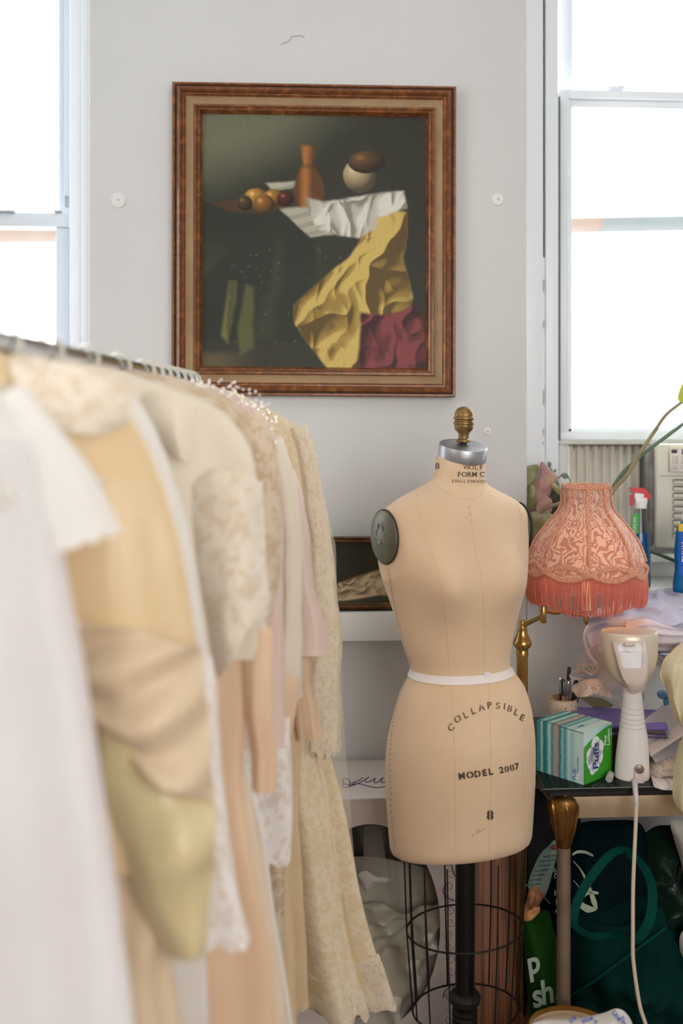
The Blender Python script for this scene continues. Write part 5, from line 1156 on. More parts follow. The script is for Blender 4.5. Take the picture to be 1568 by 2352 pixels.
rf = lambda v, w, o=.0006: tbx(0, v, w)-ex*o
M_grn = mat('leaf_green_print', (40, 140, 36), .4, 0, 0, 60, 0, 12, vcol=(66, 164, 44)); M_navy = mat('navy_print', (24, 50, 128), .45); M_cloud = mat('pale_cloud_print', (226, 232, 236), .5)
b = B(); pts = [(0.0, .0), (1, .0), (1, .96)]+[(1-k/14, .96-.26*(k/14)**1.7) for k in range(1, 15)]; b.prism([rf(v, w) for v, w in pts], -ex*.0003); make('green_panel', b, M_grn, t)
b = B()
for cv, cw, r in ((.22, .52, .15), (.40, .70, .16), (.52, .60, .17), (.38, .50, .20), (.24, .36, .13), (.40, .30, .15), (.52, .42, .15), (.18, .44, .11), (.30, .22, .10)): b.prism([rf(cv+math.cos(a)*r*.95, cw+math.sin(a)*r*.9, .0012) for a in [k*2*PI/24 for k in range(24)]], -ex*.0002)
make('cloud_badge', b, M_cloud, t)
b = B(); letter(b, 'Puffs', .034, lambda x, y: rf(.42, .46, .002)+UP*x*.95+ey*(-y*.9+.008), .0006, .12); make('brand_lettering', b, M_navy, t)
b = B(); letter(b, 'Plus', .014, lambda x, y: rf(.78, .70, .0015)+UP*x-ey*y, .0003); letter(b, 'Lotion', .0145, lambda x, y: rf(.90, .74, .0015)+UP*x-ey*y, .0003)
letter(b, 'softness', .006, lambda x, y: rf(.97, .82, .0015)+UP*x-ey*y)
make('panel_lettering', b, M_wink, t)
b = B(); lfm = lambda u, w, o=.0008: tbx(u, 0, w)-ey*o
b.prism([lfm(.16+math.cos(a)*.07, .15+math.sin(a)*.10, .0006) for a in [k*2*PI/20 for k in range(20)]], -ey*.0002); make('side_badge', b, M_cloud, t)
b = B(); letter(b, 'Puffs', .013, lambda x, y: lfm(.15, .15, .0012)+UP*x+ex*y, .0003, .1); letter(b, 'Plus Lotion', .008, lambda x, y: lfm(.10, .34, .0012)+UP*x+ex*y, .0001)
letter(b, 'Puffs', .012, lambda x, y: tbx(.2, .3, 1)+UP*.0008+ey*x-ex*-y, .0003, .1); make('side_lettering', b, mat('blue_print_soft', (70, 120, 170), .5), t)
b = B(); b.tube([tbx(1, .005, 1.0)+UP*.0005, tbx(.55, .005, 1.)+UP*.0008, tbx(.5, .0, .99)-ey*.0006, tbx(.0, .0, .975)-ey*.0006], .0006, 5); make('perforation_line', b, mat('dark_line', (40, 40, 40), .7), t)

# garment steamer standing on its base
bs = T(1452, 1786); ks = (bs-EYE).dot(FW)/FPX
t = thing('garment_steamer', bs, 'white handheld garment steamer with a gold and white head standing on the table', 'garment steamer')
M_st = mat('white_steamer_plastic', (226, 220, 216), .35); M_stg = mat('pale_gold_plastic', (214, 200, 180), .32, .25)
hs = lambda py: (1806-py)*ks
def oval(b, prof, c, nrm=48):
    vs = []; fs = []; n = nrm
    for px, rx, ry, py in prof:
        for k in range(n):
            a = 2*PI*k/n; vs.append(c+RT*((px-1452)*ks+math.cos(a)*rx*ks)+FW*(math.sin(a)*ry*ks)+UP*hs(py))
    for i in range(len(prof)-1):
        for k in range(n): fs.append((i*n+k, i*n+(k+1) % n, (i+1)*n+(k+1) % n, (i+1)*n+k))
    fs += [tuple(range(n-1, -1, -1)), tuple((len(prof)-1)*n+k for k in range(n))]; return b.add(vs, fs)
make('handle', oval(B(), [(1452, 38, 30, 1806), (1451, 40, 32, 1803), (1451, 39, 31, 1785), (1452, 37, 30, 1750), (1453, 33, 27, 1710), (1452.5, 28, 24, 1680), (1452, 25, 22, 1650), (1452, 21.5, 20, 1620), (1452.5, 20, 19, 1595), (1453, 20, 19, 1575)], bs), M_st, t)
make('grip_ring', (lambda b: [b.tube([bs+RT*((1452-1452)*ks+math.cos(a)*r*ks)+FW*(math.sin(a)*r*.88*ks)+UP*(hs(py+4*(-math.sin(a)))) for a in [k*2*PI/40 for k in range(40)]], .0005, 5, True) for py, r in ((1626, 23), (1640, 24.6), (1652, 26), (1664, 27), (1674, 28.2), (1684, 29.5))] and b)(B()), mat('ring_groove', (190, 184, 180), .6), t)
hd = oval(B(), [(1449, 14, 14, 1600), (1449, 30, 24, 1588), (1448, 48, 36, 1572), (1446, 58, 44, 1550), (1445, 63, 48, 1525), (1443.5, 66, 50, 1500), (1443.5, 67, 50, 1485), (1443.5, 65, 49, 1473), (1443.5, 62, 46, 1469)], bs)
make('steam_head', hd, M_stg, t)
q = lambda px, py, o: P(px, py, 0)  # picture helper replaced below
ds0 = (bs-EYE).dot(FW)
def sq(px, py, o): return P(px, py, ds0)+UP*0-FW*o+UP*((1806-1806))
def spt(px, py, ex):
    o = .03
    for _ in range(4):
        k_ = 1-(o+ex)/ds0; x_, y_ = 784+(px-784)*k_, HY+(py-HY)*k_; o = headoff(x_, y_)
    return P(px, py, ds0-o-ex)
def sfix(px, py, o): return bs+RT*((px-1452)*ks)+UP*hs(py)-FW*o
outer = [(1402, 1471), (1485, 1471), (1490, 1520), (1488, 1560), (1480, 1585), (1468, 1597), (1455, 1598), (1442, 1590), (1430, 1565), (1418, 1530)]
def headoff(px, py):
    rx = interp([1469, 1485, 1525, 1550, 1572, 1588, 1600], [62, 67, 63, 58, 48, 30, 14], py); ry = interp([1469, 1485, 1525, 1550, 1572, 1588, 1600], [46, 50, 48, 44, 36, 26, 20], py); a = min(abs(px-1446)/max(rx, 1), .98); return ry*math.sqrt(1-a*a)*ks
hole = [(1418, 1482), (1422, 1477), (1470, 1477), (1475, 1482), (1475, 1530), (1471, 1535), (1432, 1535), (1427, 1528)]
def ringpts(pl, n):
    o = []; L = [(V((*pl[i], 0))-V((*pl[(i+1) % len(pl)], 0))).length for i in range(len(pl))]; tot = sum(L)
    for k in range(n):
        s_ = tot*k/n; i = 0
        while s_ > L[i]: s_ -= L[i]; i += 1
        a_, b_ = pl[i], pl[(i+1) % len(pl)]; u = s_/L[i]; o.append((a_[0]+(b_[0]-a_[0])*u, a_[1]+(b_[1]-a_[1])*u))
    return o
ro, rh = ringpts(outer, 64), ringpts(hole, 64); b = B()
for off, mi in ((.012, 0),):
    vs = []
    for kx in range(5):
        for (ox, oy), (hx, hy) in zip(ro, rh):
            x, y = ox+(hx-ox)*kx/4, oy+(hy-oy)*kx/4; vs.append(spt(x, y, off if 0 < kx else -.008))
    b.add(vs, [(kx*64+k, kx*64+(k+1) % 64, (kx+1)*64+(k+1) % 64, (kx+1)*64+k) for kx in range(4) for k in range(64)])
make('water_tank_cover', b, mat('white_pink_plastic', (222, 208, 198), .35), t)
vs = [spt(x, y, .010) for x, y in rh]; b = B(); cx_ = spt(1448, 1506, .010); b.add(vs+[cx_], [(k, (k+1) % 64, 64) for k in range(64)]); make('warning_label', b, mat('white_label', (236, 236, 236), .5), t)
b = B(); letter(b, 'CAUTION', .0042, lambda x, y: spt(1434, 1499, .0115)+RT*x+UP*y); letter(b, 'hot steam, handle with care', .0026, lambda x, y: spt(1457, 1498.5, .0115)+RT*x+UP*y); letter(b, 'read manual', .003, lambda x, y: sfix(1449, 1521, headoff(1449, 1521)+.0035)+RT*x+UP*y) if False else None
make('label_lettering', b, mat('grey_red_print', (176, 150, 152), .6), t)
make('tank_latch', B().box(spt(1446, 1481, .012), (.026, .006, .009), None, .003), mat('latch_beige', (206, 188, 174), .4), t)
b = B()
for k in range(3): b.box(spt(1459, 1573+k*4.5, .0125), (.016-.0*k, .002, .001), None, .0004)
make('grip_ridge', b, mat('ridge_shade', (196, 180, 170), .5), t)
b = B().box(sfix(1458, 1790, .030), (.025, .012, .044), None, .006); make('cord_block', b, mat('pinkish_plastic', (214, 200, 196), .4), t)
make('power_button', B().lathe([(.0100, 0), (.0100, .002), (.0085, .003), (0, .003)], sfix(1457.5, 1774, .036), 28, -FW), mat('grey_gold_button', (140, 126, 112), .35, .5), t)
b = B().tube(spline([P(1457, 1796, ds0-.036), P(1458, 1810, ds0-.062), P(1460, 1832, ds0-.083), P(1461, 1852, ds0-.086)], 14), lambda t_: .0068-.0022*t_, 12); make('strain_relief', b, mat('lilac_white_plastic', (206, 196, 198), .45), t)
dC = ds0-.087
cpts = [(1461, 1848), (1460, 1880), (1457, 1950), (1454, 2020), (1453, 2080), (1453, 2140), (1453, 2190), (1456, 2225), (1462, 2270), (1470, 2315), (1482, 2352), (1496, 2400)]
b = B().tube(spline([P(x, y, dC) for x, y in cpts]+[V((P(1510, 2420, dC).x, P(1510, 2420, dC).y+.02, .006)), V((P(1560, 2420, dC).x+.1, P(1560, 2420, dC).y+.1, .005))], 70), .0042, 10, flat=.75); make('power_cord', b, mat('cream_cord', (214, 196, 178), .55), t)

# pen cup and pens
cc = T(1292, 1716); cc = P(1292, 1716, (cc-EYE).dot(FW)); cc.z = TZ; kc = (cc-EYE).dot(FW)/FPX
t = thing('pen_cup', cc, 'speckled cream pen cup behind the tissue box', 'cup')
tt = NT('speckled_ceramic'); co = tt.n('ShaderNodeTexCoord').outputs['Object']; vo = tt.n('ShaderNodeTexVoronoi'); vo.inputs['Scale'].default_value = 130; tt.l(co, vo.inputs['Vector']); cm = tt.ramp(tt.math('LESS_THAN', tt.math('ADD', vo.outputs['Distance'], tt.math('MULTIPLY', tt.noise(co, 60), .4)), .42), [(.4, lin((206, 186, 162))), (.6, lin((60, 48, 40)))]); M_speck = tt.done(tt.bsdf(cm, .4))
zt_ = (1716-1603)*kc; make('cup_body', B().lathe([(.0, .0), (.03, 0), (.0345, .003), (.0355, zt_-.004), (.0352, zt_), (.033, zt_), (.032, .008), (0, .008)], cc, 40), M_speck, t)
make('cup_rim', B().tube([cc+UP*zt_+V((math.cos(a)*.0342, math.sin(a)*.0342, 0)) for a in [k*2*PI/48 for k in range(48)]], .0018, 6, True), mat('tan_rim', (178, 142, 104), .5), t)
M_blk = mat('black_pen_plastic', (26, 24, 26), .35); M_sil = mat('silver_clip', (178, 176, 176), .25, .85); M_rose = mat('rose_pen_barrel', (170, 110, 92), .35); M_gry = mat('grey_pen_barrel', (128, 112, 104), .35); M_pen_g = mat('green_pencil_print', (86, 110, 40), .45)
def pen(name, px, py, dx, dd, r, barrel, tip, lab, tipl=.25, clip=True):
    a_ = cc+UP*.012+RT*(dx*-.2)+FW*(dd*.3); e_ = P(px, py, (cc-EYE).dot(FW)+dd); dv = e_-a_; L = dv.length; t2 = thing(name, a_, lab, 'pen', 'pens in the speckled cup'); ax = dv.normalized()
    make('barrel', B().lathe([(r*.6, 0), (r, .01), (r, L*(1-tipl)), (r*.98, L*(1-tipl))], a_, 16, ax), barrel, t2)
    make('cap', B().lathe([(r*1.08, L*(1-tipl)), (r*1.08, L*.985), (r*.7, L), (0, L)], a_, 16, ax), tip, t2)
    if clip: make('clip', B().box(a_+ax*L*.86-FW*(r*1.3), (.003, .0015, L*.2), ax.to_track_quat('Z', 'Y'), .0005), M_sil, t2)
pen('pencil', 1307, 1532, .004, -.004, .0042, M_blk, M_blk, 'tall black pencil with green bands, highest in the pen cup', .15, False)
pcl = bpy.data.objects[-1] if False else None
for px, py, dx, dd, r, m1, m2, lab in ((1285, 1554, -.01, -.014, .0042, M_blk, M_sil, 'black pen with a silver clip, leftmost in the pen cup'), (1293, 1560, -.004, -.02, .0042, M_rose, M_blk, 'rose-barrelled pen in front of the pen cup bunch'), (1305, 1563, .004, -.018, .0042, M_gry, M_sil, 'grey-brown click pen leaning right in the pen cup'), (1316, 1556, .010, -.008, .0042, M_gry, M_sil, 'grey pen with a silver top beside the tall pencil'), (1324, 1562, .014, .004, .0045, M_blk, M_blk, 'thick black marker at the right of the pen cup'), (1329, 1590, .02, -.012, .005, M_gry, M_blk, 'short pen leaning farthest right in the pen cup')):
    pen('pen', px, py, dx, dd, r, m1, m2, lab)
# purple cases, card, tag
d0 = 2.42
t = thing('document_case', P(1400, 1668, 2.5), 'translucent purple plastic case lying behind the tissue box', 'plastic case')
M_purp = clear('purple_plastic', (176, 162, 214), .12, .05, .95, .42, (128, 114, 166)); M_ppr = mat('dark_papers', (66, 56, 66), .6, 0, .1, 30, 0, 30, vcol=(120, 96, 90))
rz = Matrix.Rotation(-.22, 4, 'Z'); cz = PZ(1408, 1660, TZ+.085)
def casebox(name, dz, sz, m, par=t): return make(name, B().box(cz+UP*dz, sz, rz, .003), m, par)
casebox('lower_shell', -.006, (.23, .15, .008), M_purp); casebox('upper_shell', .0095, (.23, .15, .004), M_purp); casebox('papers', .002, (.215, .135, .010), M_ppr); casebox('purple_rim', .0125, (.232, .152, .002), mat('violet_edge', (120, 108, 190), .35))
tag(make('cardboard_box', B().box(V((cz.x, cz.y+.01, TZ+.037)), (.20, .12, .074), rz, .002), mat('dark_brown_carton', (84, 62, 50), .7, 0, .1, 40, .15, 18)), 'low dark brown carton under the purple plastic case', 'box')
c1 = cz+UP*.0145
b = B(); pts = [(1331, 1603), (1360, 1602), (1382, 1606), (1408, 1620), (1405, 1624), (1372, 1626), (1360, 1624), (1346, 1612)]; b.prism([PZ(x, y, c1.z) for x, y in pts], UP*.0022)
tag(make('card', b, mat('olive_card', (120, 108, 62), .4, .3)), 'olive green card lying on the purple plastic case', 'card')
b = B(); b.prism([PZ(x, y, c1.z) for x, y in ((1390, 1612), (1416, 1615), (1410, 1621), (1398, 1618))], UP*.0008)
tag(make('paper_tag', b, mat('pale_paper', (190, 182, 186), .7)), 'small pale paper tag beside the olive card', 'tag')
# little tube
q0 = T(1398, 1798); b = B(); ax = (RT*.35+FW*.9).normalized()
t = thing('lip_balm', q0, 'tiny pale tube lying at the table edge between the tissue box and the steamer', 'tube')
make('tube_body', B().lathe([(.0, 0), (.0072, 0), (.0078, .002), (.0078, .034), (.006, .036), (0, .036)], q0+UP*.008, 20, ax), mat('grey_white_plastic', (176, 172, 164), .4), t)
make('tube_end', B().lathe([(.0042, -.0006), (.0042, .001), (.0022, .001), (.0022, -.0008)], q0+UP*.008, 16, ax, cap=False), mat('black_end', (20, 20, 20), .5), t)
# lace scraps, tulle, lilac garment, pale yellow cloth, plastic sheets
Lw = lace('lace_scrap', (232, 216, 204), 60, .5, .3, .3, .5)
def cl(name, rows, m, lab, cat, nu=40, nv=40, th=.003, wr=.008, ws=10, fold=None, group=None): return tag(make(name, B().sheet(rows, nu, nv, th, wr, ws, 0, fold), m, ang=180), lab, cat, group)
dG = 2.52
cl('lace_trim', [[(1318, 1574, 2.44), (1345, 1562, 2.42), (1372, 1560, 2.44), (1396, 1580, 2.46)], [(1316, 1586, 2.42), (1345, 1580, 2.39), (1372, 1580, 2.40), (1404, 1594, 2.42)], [(1324, 1602, 2.40), (1345, 1600, 2.37), (1368, 1594, 2.38), (1408, 1608, 2.40)]], Lw, 'crumpled white lace trim behind the pens and the olive card', 'lace', 40, 24, .003, .016, 26)
b = B()
for k in range(9):
    a0_ = random.uniform(0, 6); cx_, cy_ = 1338+random.uniform(-16, 22), 1546+random.uniform(-14, 12); pts = [P(cx_+math.cos(a0_+j*.55)*(16+3*math.sin(j)), cy_+math.sin(a0_+j*.55)*(9+2*math.cos(j*1.3)), 2.45+.01*math.sin(j)) for j in range(9)]; b.tube(spline(pts, 40), .0028, 5, flat=.25)
tag(make('lace_ribbon', b, mat('ecru_lace_ribbon', (214, 200, 186), .85)), 'curled ecru lace ribbon piled above the pen cup', 'ribbon')
cl('white_tulle', [[(1330, 1500, 2.52), (1370, 1480, 2.50), (1420, 1490, 2.52), (1470, 1500, 2.54)], [(1325, 1545, 2.50), (1370, 1530, 2.46), (1420, 1540, 2.46), (1470, 1550, 2.50)], [(1340, 1600, 2.50), (1380, 1590, 2.44), (1430, 1600, 2.44), (1480, 1610, 2.48)]], sheer('grey_white_tulle', (214, 208, 206), .45, .4), 'sheer white tulle bunched behind the steamer head', 'tulle', 36, 30, .002, .02, 16)
M_lil = cloth('lilac_cotton', (206, 206, 226), .8, .12, .5, 60, .2, .08, .2, wrinkle=.5, vcol=(196, 188, 206))
fold = lambda u, v: .026*math.sin(7*u+9*v)+.020*math.sin(17*u-8*v+1)+.013*math.sin(30*v+4*u)+.008*math.sin(41*u+23*v)
cl('lilac_garment', [[(1398, 1378, 2.56), (1430, 1364, 2.60), (1480, 1358, 2.62), (1530, 1360, 2.63), (1600, 1368, 2.63), (1680, 1370, 2.63)],
    [(1362, 1410, 2.53), (1420, 1396, 2.52), (1480, 1400, 2.53), (1530, 1404, 2.54), (1600, 1400, 2.55), (1680, 1400, 2.56)],
    [(1352, 1450, 2.52), (1410, 1440, 2.48), (1480, 1440, 2.47), (1530, 1440, 2.48), (1600, 1440, 2.50), (1680, 1440, 2.5)],
    [(1358, 1500, 2.52), (1410, 1490, 2.48), (1480, 1484, 2.46), (1530, 1490, 2.46), (1600, 1490, 2.48), (1680, 1480, 2.48)],
    [(1376, 1540, 2.52), (1420, 1530, 2.50), (1490, 1524, 2.50), (1540, 1524, 2.50), (1610, 1530, 2.5), (1680, 1530, 2.5)]], M_lil, 'rumpled lilac cotton garment heaped below the window sill', 'garment', 80, 60, .004, .02, 13, fold)
M_lilp = cloth('pinkish_lilac_cotton', (214, 202, 210), .8, .12, .5, 60, .2, .08, .2, wrinkle=.5)
cl('lilac_sleeve', [[(1436, 1426, 2.42), (1480, 1420, 2.40), (1540, 1440, 2.40), (1600, 1450, 2.42)], [(1434, 1446, 2.40), (1490, 1452, 2.37), (1545, 1464, 2.37), (1610, 1470, 2.4)], [(1446, 1468, 2.41), (1500, 1490, 2.38), (1550, 1500, 2.38), (1610, 1510, 2.4)]], M_lilp, 'pinkish lilac sleeve folded on top of the lilac garment', 'garment', 50, 30, .006, .012, 15, lambda u, v: .014*math.sin(PI*v)+.006*math.sin(22*v+10*u))
b = B().tube(spline([P(1349, 1440, 2.47), P(1342, 1455, 2.46), P(1343, 1475, 2.46), P(1352, 1500, 2.46), P(1366, 1520, 2.46), P(1380, 1532, 2.47)], 24), .0062, 8, flat=.35); tag(make('white_strap', b, mat('white_plastic_strap', (226, 222, 226), .5)), 'curved white strap hanging left of the lilac garment', 'strap')
M_yel = cloth('pale_yellow_chiffon', (238, 228, 196), .7, .4, .4, 80, .2, .05, .3, wrinkle=.35)
cl('pale_yellow_cloth', [[(1552, 1482, 2.34), (1575, 1476, 2.32), (1620, 1470, 2.34), (1700, 1470, 2.36)], [(1510, 1545, 2.26), (1545, 1530, 2.24), (1610, 1530, 2.24), (1700, 1530, 2.26)], [(1528, 1580, 2.24), (1550, 1580, 2.20), (1610, 1580, 2.20), (1700, 1580, 2.2)], [(1544, 1640, 2.2), (1560, 1640, 2.17), (1610, 1640, 2.16), (1700, 1640, 2.16)], [(1560, 1664, 2.18), (1580, 1670, 2.16), (1620, 1690, 2.14), (1700, 1700, 2.14)]], M_yel, 'pale yellow chiffon bunched at the right edge above the table', 'cloth', 46, 46, .003, .014, 16, lambda u, v: .012*math.sin(20*u+5*v))
V_yel = sheer('yellow_tulle', (232, 224, 190), .62, .45)
cl('yellow_tulle', [[(1560, 1700, 2.2), (1590, 1690, 2.18), (1700, 1690, 2.18)], [(1546, 1770, 2.185), (1580, 1760, 2.165), (1700, 1760, 2.165)], [(1541, 1820, 2.175), (1580, 1830, 2.155), (1700, 1830, 2.155)], [(1552, 1852, 2.175), (1580, 1866, 2.155), (1700, 1866, 2.155)]], V_yel, 'stiff pale yellow tulle hanging over the table edge at the right', 'tulle', 30, 34, .001, .010, 16, lambda u, v: .008*math.sin(16*u+3*v))
M_clp = clear('frosted_plastic', (240, 240, 246), .12, .15, .97, .55, (216, 210, 214))
def slab(pts, d1, off, m, name, lab, cat): return tag(make(name, B().prism([P(x, y, d_) for x, y, d_ in pts], off), m), lab, cat)
slab([(1478, 1655, 2.36), (1534, 1612, 2.42), (1620, 1600, 2.42), (1620, 1740, 2.30), (1504, 1752, 2.28), (1486, 1720, 2.30)], 0, FW*.004, M_clp, 'plastic_folder', 'frosted clear plastic folder leaning behind the steamer', 'folder')
slab([(1488, 1716, 2.30), (1560, 1668, 2.34), (1620, 1640, 2.34), (1620, 1656, 2.31), (1494, 1738, 2.28)], 0, FW*.02-UP*.004, mat('white_box_edge', (222, 214, 212), .45), 'flat_box', 'edge of a flat white box lying across the frosted folder', 'box')
cl('lace_doily', [[(1494, 1782, 2.27), (1520, 1772, 2.29), (1560, 1766, 2.31)], [(1500, 1800, 2.215), (1520, 1798, 2.215), (1560, 1796, 2.22)], [(1502, 1808, 2.19), (1522, 1814, 2.188), (1556, 1816, 2.188)]], lace('doily_lace', (236, 224, 216), 80, .5, .2, .2, .5), 'white lace doily edge hanging over the table beside the steamer', 'lace', 24, 20, .002, .003, 20)
cl('crumpled_white_lace', [[(1488, 1742, 2.34), (1520, 1730, 2.33), (1580, 1720, 2.34)], [(1486, 1768, 2.29), (1520, 1758, 2.26), (1580, 1750, 2.26)], [(1494, 1790, 2.27), (1525, 1784, 2.24), (1580, 1780, 2.24)]], Lw, 'crumpled white lace under the frosted folder', 'lace', 30, 24, .004, .016, 26)
b = B().pillow([(1503, 1508), (1530, 1500), (1546, 1514), (1530, 1530), (1508, 1528)], 2.42, .012, 8, 40, .01, 30); tag(make('silver_wrap', b, mat('crumpled_silver', (196, 200, 210), .25, .8), ang=60), 'crumpled silvery wrap right of the steamer head', 'wrapping')
b = B()
for pts in ([(1508, 1590), (1522, 1584), (1534, 1596), (1522, 1606), (1512, 1602)], [(1524, 1604), (1540, 1600), (1534, 1618), (1524, 1620)]): b.pillow(pts, 2.35, .008, 6, 30, .006, 30)
tag(make('blue_ribbon', b, mat('sky_blue_ribbon', (92, 146, 196), .45)), 'small blue ribbon scrap under the yellow chiffon', 'ribbon')

# ------------------------------------------------------------- under and around the table
M_teal = cloth('teal_bag_fabric', (0, 44, 40), .85, .06, .4, 160, 0, .12, .12, wrinkle=.4); M_tealh = cloth('teal_strap', (0, 68, 60), .8, .05, .3, 300, 0, .08, .12)
M_dteal = cloth('dark_teal_fabric', (1, 26, 30), .85, .05, .4, 160, 0, .12, .12, wrinkle=.4); M_lime = cloth('grass_green_bag', (18, 62, 8), .8, .05, .3, 160, 0, .12, .15, wrinkle=.25); M_gbag = cloth('glossy_green_plastic', (4, 40, 26), .35, .1, .5, 60, .1, .1, .6, wrinkle=.6)
M_prnt = mat('pale_green_print', (176, 190, 160), .6); M_prnt2 = mat('grey_green_print', (150, 166, 150), .7)
dU = 2.42
t = thing('tote_bag', V((*P(1440, 2300, dU).xy, 0)), 'large teal fabric tote bag with looped handles slumped under the table', 'bag')
make('bag_body', B().pillow([(1316, 2100), (1400, 2070), (1480, 2060), (1510, 2080), (1560, 2140), (1640, 2150), (1640, 2340), (1560, 2420), (1400, 2430), (1320, 2390), (1297, 2310), (1296, 2270), (1306, 2180)], dU, .13, 16, 90, .05, 12, center=(1450, 2260, dU)), M_teal, t)
b = B().sheet([[(1316, 2095, dU-.05), (1360, 2120, dU-.09), (1420, 2130, dU-.11), (1480, 2110, dU-.12), (1520, 2080, dU-.11)], [(1310, 2190, dU-.06), (1360, 2200, dU-.12), (1420, 2190, dU-.145), (1480, 2160, dU-.15), (1530, 2120, dU-.13)], [(1298, 2296, dU-.05), (1350, 2262, dU-.12), (1420, 2214, dU-.15), (1480, 2170, dU-.155), (1532, 2132, dU-.135)]], 40, 30, .004, .008, 14); make('folded_top', b, M_teal, t)
b = B().tube(spline([P(1300, 2292, dU-.075), P(1360, 2256, dU-.14), P(1425, 2208, dU-.165), P(1484, 2164, dU-.17), P(1530, 2130, dU-.15)], 40), .0028, 6); make('top_seam', b, M_tealh, t)
def strap(name, pts, w, m, par=t):
    sp = spline([P(*p) for p in pts], 60); b = B()
    for sgn in (1, -1):
        vs = []
        for i, p in enumerate(sp):
            tt_ = (sp[min(i+1, 60)]-sp[max(i-1, 0)]).normalized(); s_ = tt_.cross(FW*.8+UP*.3+RT*.35).normalized(); vs += [p+s_*w/2-FW*.001*sgn, p-s_*w/2-FW*.001*sgn]
        b.add(vs, [(2*i, 2*i+2, 2*i+3, 2*i+1) if sgn > 0 else (2*i, 2*i+1, 2*i+3, 2*i+2) for i in range(60)])
    return make(name, b, m, par)
strap('handle', [(1440, 2156, dU-.15), (1400, 2148, dU-.165), (1360, 2150, dU-.17), (1326, 2132, dU-.17), (1316, 2110, dU-.165), (1330, 2060, dU-.15), (1360, 2010, dU-.15), (1400, 1964, dU-.15), (1430, 1952, dU-.15), (1452, 1956, dU-.14)], .020, M_tealh)
strap('handle', [(1440, 1960, dU-.13), (1470, 1980, dU-.145), (1492, 2020, dU-.155), (1498, 2060, dU-.165), (1492, 2110, dU-.175), (1470, 2150, dU-.17), (1450, 2162, dU-.16)], .021, M_tealh)
d2 = dU+.08
t = thing('tote_bag', V((*P(1400, 2100, d2).xy, 0)), 'dark teal shopping bag with a pale star emblem behind the table leg', 'bag')
make('bag_body', B().pillow([(1262, 2010), (1290, 1960), (1320, 1896), (1400, 1884), (1470, 1892), (1490, 1960), (1480, 2060), (1470, 2180), (1400, 2480), (1290, 2480), (1264, 2300), (1258, 2140)], d2, .10, 14, 80, .02, 11, center=(1370, 2080, d2)), M_dteal, t)
b = B()
def band(pts, w): 
    sp = spline([P(x, y, d2-.125) for x, y in pts], 30); L_ = []; R_ = []
    for i, p in enumerate(sp):
        tt_ = (sp[min(i+1, 30)]-sp[max(i-1, 0)]).normalized(); s_ = tt_.cross(FW).normalized(); ww = interp(np.linspace(0, 1, len(w)), w, i/30)*d2/FPX; L_.append(p+s_*ww); R_.append(p-s_*ww)
    b.add(L_+R_, [(i, i+1, 31+i+1, 31+i) for i in range(30)]); b.add([q-FW*-.0015 for q in L_+R_], [(i+1, i, 31+i, 31+i+1) for i in range(30)])
band([(1314, 1964), (1326, 1957), (1345, 1958), (1362, 1966)], [1.5, 3, 3, 2]); band([(1316, 1978), (1332, 1996), (1345, 2020), (1355, 2045), (1364, 2072), (1370, 2088)], [.6, 1.5, 3, 4, 6, 2]); band([(1370, 2088), (1350, 2088), (1330, 2076), (1316, 2066)], [2, 8, 6, 2]); band([(1316, 2072), (1334, 2062), (1352, 2050), (1374, 2052)], [2, 3.5, 4, 2]); band([(1316, 2022), (1325, 2032), (1331, 2042)], [.5, .8, .5])
make('star_emblem', b, M_prnt, t)
b = B()
for k, (ch, px, py) in enumerate((('A', 1272, 2004), ('O', 1279, 2018), ('R', 1277, 2058), ('D', 1282, 2078), ('A', 1280, 2096))): letter(b, ch, .02, lambda x, y: P(px, py, d2-.075)+RT*x+UP*y)
b.tube([P(1268, 1998, d2-.07), P(1284, 2016, d2-.085)], .001, 5); b.tube([P(1244, 2054, d2-.06), P(1262, 2076, d2-.065)], .001, 5); make('bag_lettering', b, M_prnt2, t)
tag(make('shade_fill', B().pillow([(1150, 1830), (1300, 1826), (1330, 1850), (1330, 2000), (1310, 2200), (1300, 2478), (1170, 2478), (1150, 2100)], 2.62, .05, 10, 60, .03, 10), cloth('shade_charcoal', (34, 34, 36), .85, .02, .3, 120)), 'added dark bundle standing in for shade behind the gold-capped table leg', 'shade fill')  # dark bundle added to stand for the deep shade under the table
d3 = 2.36
t = thing('grass_green_bag', V((*P(1255, 2300, d3).xy, 0)), 'bright green shopping bag with big white letters left of the table leg', 'bag')
make('bag_body', B().pillow([(1202, 2110), (1222, 2104), (1258, 2090), (1270, 2130), (1288, 2200), (1296, 2300), (1300, 2460), (1220, 2480), (1214, 2330), (1204, 2200)], d3, .06, 12, 80, .01, 10, center=(1250, 2260, d3)), M_lime, t)
b = B()
for ch, px, py, sz, rot in (('p', 1228, 2234, .075, -16), ('s', 1236, 2312, .078, -14), ('h', 1259, 2304, .078, -12), ('.', 1281, 2296, .078, 0)):
    cr, sr = math.cos(math.radians(-rot)), math.sin(math.radians(-rot)); letter(b, ch, sz, lambda x, y: P(px, py, d3-.068)+RT*(x*cr-y*sr)*.8+UP*(x*sr+y*cr), .002, .1)
make('bag_lettering', b, M_prnt2, t)
t = thing('green_plastic_bag', V((*P(1540, 2000, 2.5).xy, 0)), 'glossy green plastic bag crumpled behind the tote at the right', 'bag')
make('bag_body', B().pillow([(1470, 1940), (1500, 1900), (1550, 1896), (1640, 1900), (1640, 2200), (1560, 2180), (1490, 2120), (1480, 2040)], 2.50, .09, 14, 80, .05, 14, center=(1550, 2040, 2.5)), M_gbag, t)
make('bag_bottom', B().pillow([(1500, 2150), (1640, 2150), (1640, 2470), (1500, 2470)], 2.52, .08, 8, 50, .03, 12), M_gbag, t)
